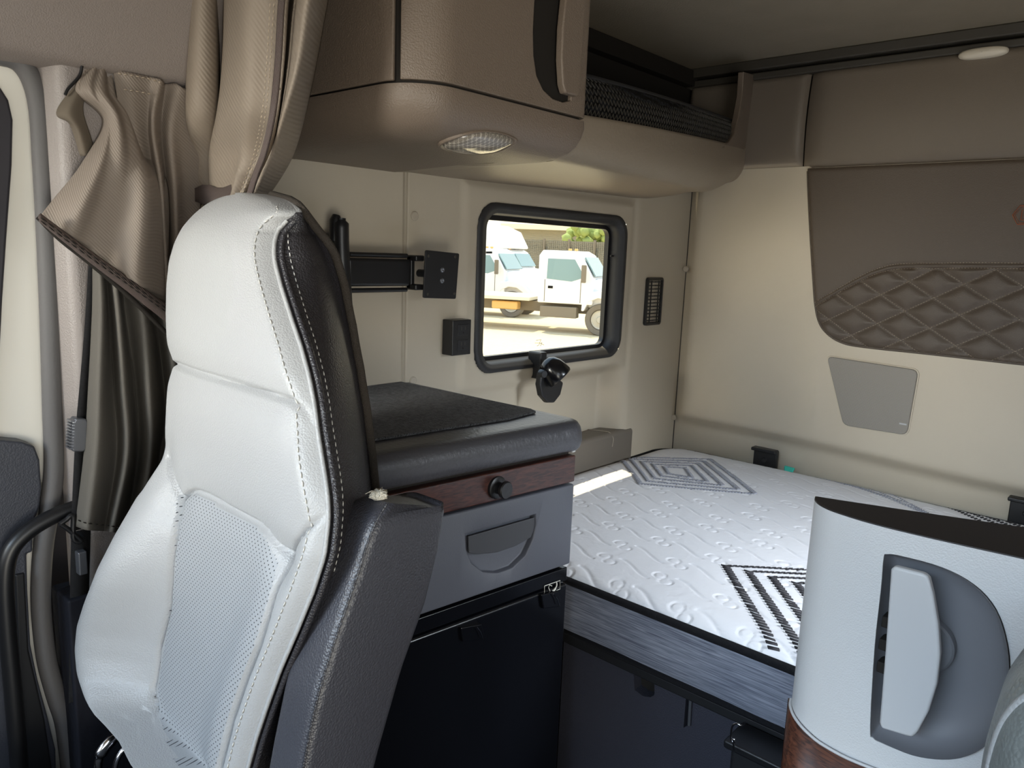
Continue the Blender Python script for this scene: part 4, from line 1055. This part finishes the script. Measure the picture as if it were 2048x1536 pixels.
for pl_, wf, dp_ in ((seamA, .0028, .007), (insTop, .003, .008), (seamL, .003, .009), (seamR, .003, .009), (seamT, .0028, .007)):
    d = segd(SX, SZ, pl_); SD -= (dp_*np.exp(-(d/wf)**2)+.006*np.exp(-(d/.020)**2))*(1-np.clip((sc_[None, :]-.93)/.07, 0, 1)**2)
# piping groove just inside the right edge
SPt = [[(SX[i, j], Y0-K*(Z0-SZ[i, j])-SD[i, j], SZ[i, j]) for j in range(len(sc_))] for i in range(len(zr))]
# close the crown of the head restraint backwards
insP = insTop+seamR[1:]+[(seamL[-1][0], .60)]+seamL[::-1][:-2]
CX = (SX[:-1, :-1]+SX[1:, 1:])/2; CZ = (SZ[:-1, :-1]+SZ[1:, 1:])/2
PXc = np.zeros_like(CX); PYc = np.zeros_like(CX)
for i in range(CX.shape[0]):
    for j in range(CX.shape[1]):
        PXc[i, j], PYc[i, j] = project((np.array(SPt[i][j])+np.array(SPt[i+1][j+1]))/2)
in_ins = inside(PXc, PYc, [(350, 1008), (355, 997), (364, 989), (382, 986), (404, 993), (453, 1022), (511, 1054), (528, 1071), (542, 1100), (556, 1122), (549, 1154), (524, 1239), (506, 1297), (480, 1364), (453, 1444), (430, 1536), (400, 1650), (400, 1650), (372, 1560), (344, 1500), (320, 1440), (315, 1386), (328, 1297), (343, 1221), (349, 1163), (355, 1073)]) & (CX > .28)
aboveA = CZ > np.interp(CX, [p[0] for p in seamA], [p[1] for p in seamA])
leftB = inside(PXc, PYc, [(100, 890), (328, 905), (336, 960), (345, 1008), (351, 1073), (345, 1163), (339, 1221), (323, 1297), (309, 1386), (313, 1440), (338, 1500), (372, 1560), (400, 1650), (400, 2000), (0, 2000)]) & ~in_ins
rightB = inside(CX, CZ, seamT+[(2, seamT[-1][1]), (2, .5)]+seamR[::-1]) & ~in_ins
reg = {'head_restraint': aboveA, 'left_bolster': leftB & ~aboveA, 'right_bolster': rightB & ~aboveA & ~leftB, 'perforated_insert': in_ins}
rest = ~(aboveA | leftB | rightB | in_ins); reg['upper_backrest'] = rest
for nm, mk in reg.items():
    grid(nm, SPt, m_perf if nm == 'perforated_insert' else m_seat, st, keep=lambda i, j, mk=mk: bool(mk[i, j]))
# black side, back and left return as closed sections behind the front face
Bs = [(600, 404), (612, 427), (641, 464), (666, 514), (682, 568), (699, 652), (714, 735), (728, 818), (739, 902), (746, 965), (752, 1060), (745, 1200), (700, 1400), (660, 1560)]
Bw = sorted([(X(a, b, .44+.05*ss(1.3, 1.0, X(a, b, .45).z)).z, X(a, b, .44+.05*ss(1.3, 1.0, X(a, b, .45).z)).y) for a, b in Bs])
def BY(z): return float(np.interp(z, [q[0] for q in Bw], [q[1] for q in Bw]))
side, back = [], []
zside = TP(603, 427, -.03).z
for i, z in enumerate(zr):
    f_ = Vector(SPt[i][-1]); by = max(BY(z), f_.y+.012); bxx = (.44+.05*ss(1.3, 1.0, z)); lf = Vector(SPt[i][0])
    top = max(0, (z-(ZTOP-.07))/.07)
    bxx = min(bxx, f_.x-.004); by = f_.y+(by-f_.y)*(1-.6*top**2)
    row = []
    for t in np.linspace(0, 1, 18):
        x = f_.x+(bxx-f_.x)*t+.020*math.sin(math.pi*min(1, t*1.15))*(1-top); row.append((x, f_.y+(by-f_.y)*t, z))
    side.append(row)
    lb_ = Vector((min(lf.x+.05, bxx-.02), by-.01, z))
    if z < 1.15: lb_.x = max(lb_.x, .16)
    brow = [(bxx, by, z)]
    for t in np.linspace(.1, .9, 8): brow.append((bxx+(lb_.x-bxx)*t, by+.02*math.sin(math.pi*t), z))
    brow.append(tuple(lb_))
    for t in np.linspace(.2, 1, 6): brow.append(tuple(lb_.lerp(lf, t)-Vector((.012*math.sin(math.pi*t), 0, 0))))
    back.append(brow)
grid('side_panel', side, m_bleather, st, keep=lambda i, j: zr[i] < zside)
grid('side_crown', side, m_seat, st, keep=lambda i, j: zr[i] >= zside)
grid('seat_shell', back, m_curtd, st)
crown = [SPt[-1][::6][k] for k in range(len(SPt[-1][::6]))]
loop = [tuple(p) for p in SPt[-1]]+[tuple(p) for p in side[-1][1:]]+[tuple(p) for p in back[-1][1:-1]]
mesh('crown_cap', loop, [tuple(range(len(loop)))], m_seat, st)
edge = [SPt[i][-1] for i in range(len(zr)) if zr[i] < zside]
tube('black_piping', [Vector(p)+Vector((.006, .008, 0)) for p in edge[::3]], .0035, m_bleather, st, seg=8)
tube('grey_piping', [Vector(p)+Vector((.001, .001, 0)) for p in edge[::3]], .0025, m_seat, st, seg=8)
dashes('stitching', [Vector(SPt[i][-8])+Vector((0, -.001, 0)) for i in range(0, len(zr), 2) if zr[i] < zside+.01], .006, .003, .0012, m_threadw, st, (.5, -1, 0))
dashes('stitching', [Vector(side[i][3])+Vector((.001, 0, 0)) for i in range(0, len(zr), 2) if zr[i] < zside-.012], .005, .003, .0008, m_threadw, st, (1, -.3, 0))
tube('felt_edging', [Vector(side[i][-1])+Vector((.004, .002, 0)) for i in range(0, len(zr), 3)], .0055, m_fuzz, st, seg=8)
# cushion, pedestal, chrome recliner lever
P = []
for t in np.linspace(0, 1, 14):
    y = -1.80-.46*t; h_ = .645+.02*math.sin(math.pi*t)-.05*ss(.8, 1, t)
    P.append([(x, y, h_-.10*abs(u)**4+.03*(abs(u) > .62)*(1-abs(u))*2) for u, x in [(u, .40+.19*u) for u in np.linspace(-1, 1, 24)]])
o = grid('seat_cushion', P, m_seat, st); md = o.modifiers.new('s', 'SOLIDIFY'); md.thickness = .10; md.offset = -1 if True else 1
box('pedestal', (.15, -2.15, .0), (.52, -1.80, .52), m_black, st, bev=.02)
tube('recliner_lever', [X(a, b, .16) for a, b in ((196, 1545), (198, 1520), (210, 1495), (232, 1474), (244, 1470))], [.004, .006, .005, .003], m_chrome, st, smooth_n=24, flat=1.6)
tube('recliner_lever', [X(a, b, .18) for a, b in ((228, 1545), (234, 1520), (246, 1500), (258, 1490))], .004, m_chrome, st, smooth_n=20)
# folded-up armrest
ar = []
fe = [(773, 1008), (744, 1061), (709, 1166), (667, 1288), (631, 1408), (605, 1536), (590, 1620)]      # seam between front and inboard face
fe3 = [X(a, b, .640) for a, b in fe]
back_e = [X(a, b, .640) for a, b in ((896, 992), (899, 1010), (884, 1100), (858, 1205), (812, 1335), (765, 1500), (735, 1620))]
zf = sorted([(p.z, p.y) for p in fe3]); zbk = sorted([(p.z, p.y) for p in back_e])
ztop = fe3[0].z
P = []
for z in list(np.linspace(.66, ztop-.02, 40))+[ztop-.012, ztop-.005, ztop-.001]:
    yf = float(np.interp(z, [q[0] for q in zf], [q[1] for q in zf])); yb = float(np.interp(z, [q[0] for q in zbk], [q[1] for q in zbk]))
    if z > back_e[0].z-.01: yb = zbk[-1][1]
    yb = max(yb, yf+.05); k = max(0, (z-(ztop-.02))/.02); i_ = .012*k**2
    x0, x1 = .578+i_, .640-i_
    lift = 0
    row = [(x, y, z-(.30*max(0, (y-yf)) if k > 0 else 0)*k) for x, y in rrect(x0, x1, yf+i_, yb-i_, .012, 5)]
    P.append(row)
o = grid('armrest', P, m_arm, st, close_u=True)
topc = [sum(Vector(q) for q in P[-1]).to_tuple() if False else tuple(np.mean(np.array(P[-1]), axis=0))]
n_ = len(P[-1]); mesh('armrest_top', [tuple(p) for p in P[-1]]+[tuple(np.array(topc[0])+np.array((0, 0, .001)))], [(i, (i+1) % n_, n_) for i in range(n_)], m_arm, o)
tube('armrest_seam', [Vector((.6385, p.y+.002, p.z)) for p in fe3][0:], .0012, m_bleather, o, smooth_n=40, seg=6)
tp_ = [Vector((.600, fe3[0].y+.006, ztop-.001))]
vs, fs = [], []
fc = Vector((.612, fe3[0].y+.012, ztop+.001))
b = bmesh.new(); bmesh.ops.create_icosphere(b, subdivisions=3, radius=.0085, matrix=Matrix.Translation(fc))
for v in b.verts:
    d = v.co-fc; v.co = fc+Vector((d.x*1.1, d.y*1.0, d.z*.6))*(1+.35*math.sin(d.x*900)*math.sin(d.y*1100+1)+.2*random.random())
bm_obj('torn_foam', b, m_foam, o)
for k in range(12):
    a = random.uniform(0, 6.28); l = random.uniform(.007, .016)
    tube('loose_fibre', [fc, fc+Vector((math.cos(a)*l*.5, math.sin(a)*l*.5, .005)), fc+Vector((math.cos(a)*l, math.sin(a)*l, random.uniform(-.002, .007)))], .0004, m_foam, o, seg=4)

# ================================================================== RIGHT-HAND CABINET
rc = thing('side_cabinet', 'silver-grey cabinet with a tall recessed handle and walnut trim in front of the mattress', 'cabinet', (1.5, -1.3, 0))
fy = -1.392
pln = [(.953, -1.352), (.958, -1.366), (.970, -1.380), (.990, -1.390), (1.03, -1.397), (1.08, -1.396), (1.16, -1.388), (1.30, -1.372), (1.60, -1.35), (1.9, -1.34), (2.33, -1.34)]
pb_ = [(2.33, -1.16), (1.5, -1.20), (1.146, -1.286), (1.059, -1.317), (.985, -1.342)]
fr_pts = [Vector((*q[:2], 0)) for q in cr_([(a, b, 0) for a, b in pln], 60)]
wl0 = Y(1572, 1424, fy).z
zt = 1.118
# thick front panel: lofted with a gentle lean
P = []
zz = list(np.linspace(.10, zt-.012, 30))+[zt-.006, zt-.002, zt]
P = [[(p.x, p.y, z) for p in fr_pts] for z in zz]
lp = fr_pts+[Vector((a, b, 0)) for a, b in pb_]
wz = lambda x: wl0-.055*ss(.95, 1.10, x)-.02*ss(1.1, 1.4, x)
fp = prism('front_panel', [Vector((p.x, p.y, .62)) for p in lp], (0, 0, zt-.62), m_panel, rc, bev=0)
dsh = [(1770, 1112), (1800, 1116), (1880, 1140), (1945, 1178), (1988, 1230), (2010, 1300), (2014, 1370), (2003, 1440), (1975, 1492), (1930, 1520), (1880, 1527), (1820, 1518), (1760, 1493), (1742, 1482), (1736, 1460), (1745, 1300), (1758, 1180), (1763, 1120)]
dpts = [Vector(q) for q in closed([tuple(Y(a, b, fy-.012)) for a, b in dsh], 72)]
boolcut(fp, dpts, (0, .045, 0)); bevmod(fp, .004, 3, 40)
# scooped dish: deep at the straight side, shallow to the round side
cxd = sum(dpts, Vector())/len(dpts)
def ring_d(s, dy):
    out = []
    for p in dpts:
        v = Vector(p)-cxd; q = cxd+Vector((v.x*s, 0, v.z*s)); out.append((q.x-.0*(1-s), fy+dy, q.z))
    return out
P = [ring_d(1.0, -.004), ring_d(.985, .006), ring_d(.94, .016), ring_d(.86, .023), ring_d(.7, .027), ring_d(.4, .028), ring_d(.01, .028)]
grid('handle_dish', P, m_recess, fp, close_u=True)
lathe('handle_boss', Y(1845, 1285, fy+.02), (0, -1, 0), [(.030, -.006), (.030, .004), (.028, .006), (.0001, .006)], m_recess, fp, 40)
hn = [(1787, 1133), (1850, 1149), (1858, 1158), (1866, 1190), (1876, 1250), (1880, 1310), (1873, 1370), (1856, 1425), (1835, 1465), (1824, 1476), (1812, 1473), (1762, 1458), (1758, 1446), (1770, 1300), (1781, 1140)]
prism('cabinet_handle', [Y(a, b, fy-.016) for a, b in hn], (0, .010, 0), m_silver, fp, bev=.003, seg=4)
for a, b in ((1772, 1245), (1766, 1290), (1762, 1335)):
    q = Y(a, b, fy+.002); box('handle_hinge', (q.x-.004, fy+.001, q.z-.006), (q.x+.012, fy+.024, q.z+.006), m_seam, fp, bev=.001)
prism('top_cap', [Vector((p.x, p.y, zt-.001)) for p in lp], (0, 0, .0025), m_captop, rc, bev=.001)
# walnut lower trim, following the front, with a pale bead along its top edge
P = []
fo = [Vector((p.x, p.y-.003, 0)) for p in fr_pts]
wtop = [(p.x, float(np.interp(p.x, [.94, .97, 1.0, 1.03, 1.08, 1.2, 2.4], [Y(1570, 1424, fy).z, Y(1600, 1450, fy).z, Y(1640, 1480, fy).z, Y(1690, 1504, fy).z, Y(1790, 1545, fy).z, Y(1790, 1545, fy).z-.02, .64]))) for p in fo]
P = [[(p.x-(.002 if k == 0 else 0), p.y, z) for k, (p, (x_, z)) in enumerate(zip(fo, wtop))], [(p.x, p.y, .60) for p in fo]]
grid('walnut_trim', P, m_woodr, rc, thick=.004)
tube('trim_bead', [(p.x, p.y-.001, z) for p, (x_, z) in zip(fo, wtop)], .0018, m_silver, rc, seg=8)
prism('cabinet_body', [Vector((p.x, p.y+.002, 0)) for p in lp], (0, 0, .622), m_draw, rc, bev=0)

# ================================================================== DRIVER SEAT (only its shoulder shows)
ds = thing('driver_seat', 'grey leather shoulder of the driver seat in front of the silver-grey side cabinet', 'seat', (1.6, -1.8, .1))
crn = [(1960, 1600), (1975, 1500), (1995, 1430), (2020, 1385), (2060, 1352), (2130, 1330)]
pts = [Y(a, b, -1.62) for a, b in crn]
P = []
prof = [(0.0, .10), (-.004, .05), (0.0, .0), (.008, -.012), (.022, -.030), (.05, -.048), (.10, -.06), (.2, -.065), (.42, -.06)]
cen = Vector((1.45, -1.62, .80))
for ins_, dy in prof:
    row = []
    for p in cr_([tuple(q) for q in pts]+[(1.36, -1.62, pts[-1].z+.005), (1.55, -1.62, pts[-1].z-.01), (1.63, -1.62, pts[-1].z-.08), (1.64, -1.62, .60)], 60):
        v = Vector((1.40, -1.62, .72))-Vector(p); row.append(Vector(p)+v.normalized()*min(ins_, v.length*.95)+Vector((0, dy, 0)))
    P.append(row)
grid('backrest', P, m_dseat, ds, thick=.004)
tube('piping', P[3], .0035, m_seat, ds, seg=8)
box('seat_base', (1.22, -2.1, 0), (1.64, -1.60, .50), m_black, ds, bev=.03)

# ================================================================== OUTSIDE: yard with parked trucks
GZ_ = -1.15
struct(mesh('ground_outside', [(-90, -20, GZ_), (-1.2, -20, GZ_), (-1.2, 80, GZ_), (-90, 80, GZ_)], [(0, 1, 2, 3)], m_sand, None, False))
def at(px, py, D): r_ = ray(px, py); return CAM+r_*(D/FPX)
def truck(px, pyr, D, head, label, box_h=0, scale=1.0):
    g = at(px, pyr, D); org = Vector((g.x, g.y, GZ_))
    t = thing('flatbed_truck', label, 'truck', (0, 0, 0), 'white trucks parked outside the bunk window')
    Rm = Matrix.Rotation(math.radians(head), 4, 'Z')
    def W(x, y, z): return org+Rm @ Vector((x*scale, y*scale, z*scale))
    def side(name, pl2, y0, y1, m, par=None, bev=.04):
        return prism(name, [W(x, y0, z) for x, z in pl2], Rm @ Vector((0, (y1-y0)*scale, 0)), m, par or t, bev=bev*scale, seg=3)
    cab = side('cab', [(0, .95), (0, 2.45), (.12, 2.62), (1.15, 2.62), (1.38, 2.50), (1.80, 1.78), (1.80, .95)], -1.1, 1.1, m_truck)
    side('hood', [(1.6, .85), (1.6, 1.80), (2.2, 1.72), (2.8, 1.55), (2.95, 1.35), (2.95, .75), (2.5, .75)], -.85, .85, m_truck, bev=.08)
    fen = side('fender', [(x-.32, z) for x, z in ((1.78, .75), (1.80, 1.12), (1.95, 1.36), (2.4, 1.42), (2.85, 1.30), (3.12, 1.05), (3.15, .75), (2.98, .75), (2.88, 1.0), (2.62, 1.16), (2.30, 1.18), (2.0, 1.05), (1.86, .75))], -1.12, 1.12, m_truck, bev=.03)
    sw = side('side_window', [(.28, 1.72), (.30, 2.36), (1.18, 2.36), (1.42, 1.98), (1.44, 1.78), (1.10, 1.66)], -1.105, -1.09, m_tglass, cab, bev=.01)
    prism('windshield', [W(1.46, -.95, 2.42), W(1.46, .95, 2.42), W(1.83, 1.0, 1.84), W(1.83, -1.0, 1.84)], Rm @ Vector((.03, 0, .02)), m_tglass, cab, bev=0)
    for x0 in (.22, 1.40): side('door_joint', [(x0, 1.0), (x0, 1.7), (x0+.02, 1.7), (x0+.02, 1.0)], -1.106, -1.10, m_chas, cab, bev=0)
    side('door_handle', [(.34, 1.42), (.34, 1.50), (.50, 1.50), (.50, 1.42)], -1.12, -1.10, m_seam, cab, bev=.005)
    side('mirror', [(1.46, 1.65), (1.46, 2.20), (1.62, 2.20), (1.62, 1.65)], -1.38, -1.30, m_chas, t, bev=.03)
    for xm in (.9, 1.1): side('marker_lamp', [(xm, 2.62), (xm, 2.69), (xm+.10, 2.69), (xm+.10, 2.62)], -.9, -.8, m_amber, t, bev=.01)
    side('chassis', [(-6.5, .62), (-6.5, .95), (2.6, .95), (2.6, .62)], -.5, .5, m_chas, t, bev=.02)
    side('step', [(.1, .50), (.1, .85), (1.30, .85), (1.30, .50)], -1.1, -.7, m_chas, t, bev=.02)
    side('flatbed', [(-6.5, .98), (-6.5, 1.10), (-.25, 1.10), (-.25, .98)], -1.15, 1.15, m_build, t, bev=.02)
    side('amber_tank', [(-1.6, .66), (-1.6, .92), (-.7, .92), (-.7, .66)], -1.0, -.6, m_amber, t, bev=.05)
    for xw in (2.08, -4.2):
        for sy in (-1, 1):
            c = W(xw, sy*.98, .50); axv = Rm @ Vector((0, -sy, 0)) * -1
            wv = lathe('wheel', c, axv, [(.0001, .0), (.30, .0), (.34, .06), (.48, .08), (.51, .0), (.51, -.18), (.45, -.22), (.0001, -.22)], m_tyre, t, 30)
            lathe('hub', c, axv, [(.0001, .10), (.10, .10), (.13, .04), (.26, .02), (.30, .05), (.31, .0)], m_hub, wv, 20)
    if box_h:
        side('roof_fairing', [(-.6, 2.5), (-.6, 2.62+box_h), (.3, 2.62+box_h), (1.0, 2.62+box_h*.75), (1.45, 2.68)], -1.05, 1.05, m_truck, t, bev=.1)
        side('cargo_box', [(-4.5, 1.0), (-4.5, 2.62+box_h), (-.62, 2.62+box_h), (-.62, 1.0)], -1.2, 1.2, m_truck, t, bev=.05)
    return t
truck(1090, 655, 25.5, 24, 'white truck on the right in the window with its whole door showing')
truck(940, 640, 31, 24, 'white truck at the left edge of the window, hood pointing right')
truck(985, 625, 38, 20, 'tall white truck with a roof fairing behind the other two', box_h=1.15)
# fence, shed and bush behind the trucks
fa, fb = at(900, 600, 50), at(1400, 600, 44)
d_ = (fb-fa); d_.z = 0
fnc = thing('corrugated_fence', 'pale grey corrugated fence behind the parked trucks', 'fence', (fa.x, fa.y, GZ_))
vs = []; P = [[], []]
n = 260; nrm_ = Vector((-d_.y, d_.x, 0)).normalized()
for i in range(n+1):
    q = fa+d_*(i/n)+nrm_*(.06 if i % 2 else -.06); P[0].append((q.x, q.y, GZ_)); P[1].append((q.x, q.y, 2.15))
grid('fence_sheet', P, m_fence, fnc, thick=.02)
for i in range(0, 11): 
    q = fa+d_*(i/10)-nrm_*.15; box('fence_post', (q.x-.06, q.y-.06, GZ_), (q.x+.06, q.y+.06, 2.25), m_chas, fnc, bev=0)
q0, q1 = at(1000, 600, 80), at(1500, 600, 75)
bd = thing('warehouse', 'long pale warehouse roofline beyond the fence', 'building', (q0.x, q0.y, GZ_))
dq = q1-q0; dq.z = 0; nq = Vector((-dq.y, dq.x, 0)).normalized()
prism('warehouse_wall', [Vector((q0.x, q0.y, GZ_)), Vector((q1.x, q1.y, GZ_)), Vector((q1.x, q1.y, 3.7)), Vector((q0.x, q0.y, 3.7))], nq*6, m_fence, bd, bev=0)
prism('warehouse_roof', [Vector((q0.x, q0.y, 3.7))-nq, Vector((q1.x, q1.y, 3.7))-nq, Vector((q1.x, q1.y, 4.2))-nq, Vector((q0.x, q0.y, 4.2))-nq], nq*8, m_build, bd, bev=0)
bc = at(1190, 468, 60)
b = bmesh.new()
for k in range(60):
    c = bc+Vector((random.gauss(0, .9), random.gauss(0, .9), random.gauss(0, .45)))
    bmesh.ops.create_icosphere(b, subdivisions=1, radius=random.uniform(.25, .55), matrix=Matrix.Translation(c))
bu = thing('tree', 'small green treetop showing above the fence', 'tree', (bc.x, bc.y, GZ_))
bm_obj('crown', b, m_bush, bu)
tube('trunk', [(bc.x, bc.y, GZ_), (bc.x, bc.y, bc.z)], .18, m_chas, bu, seg=8)
bpy.context.view_layer.update()
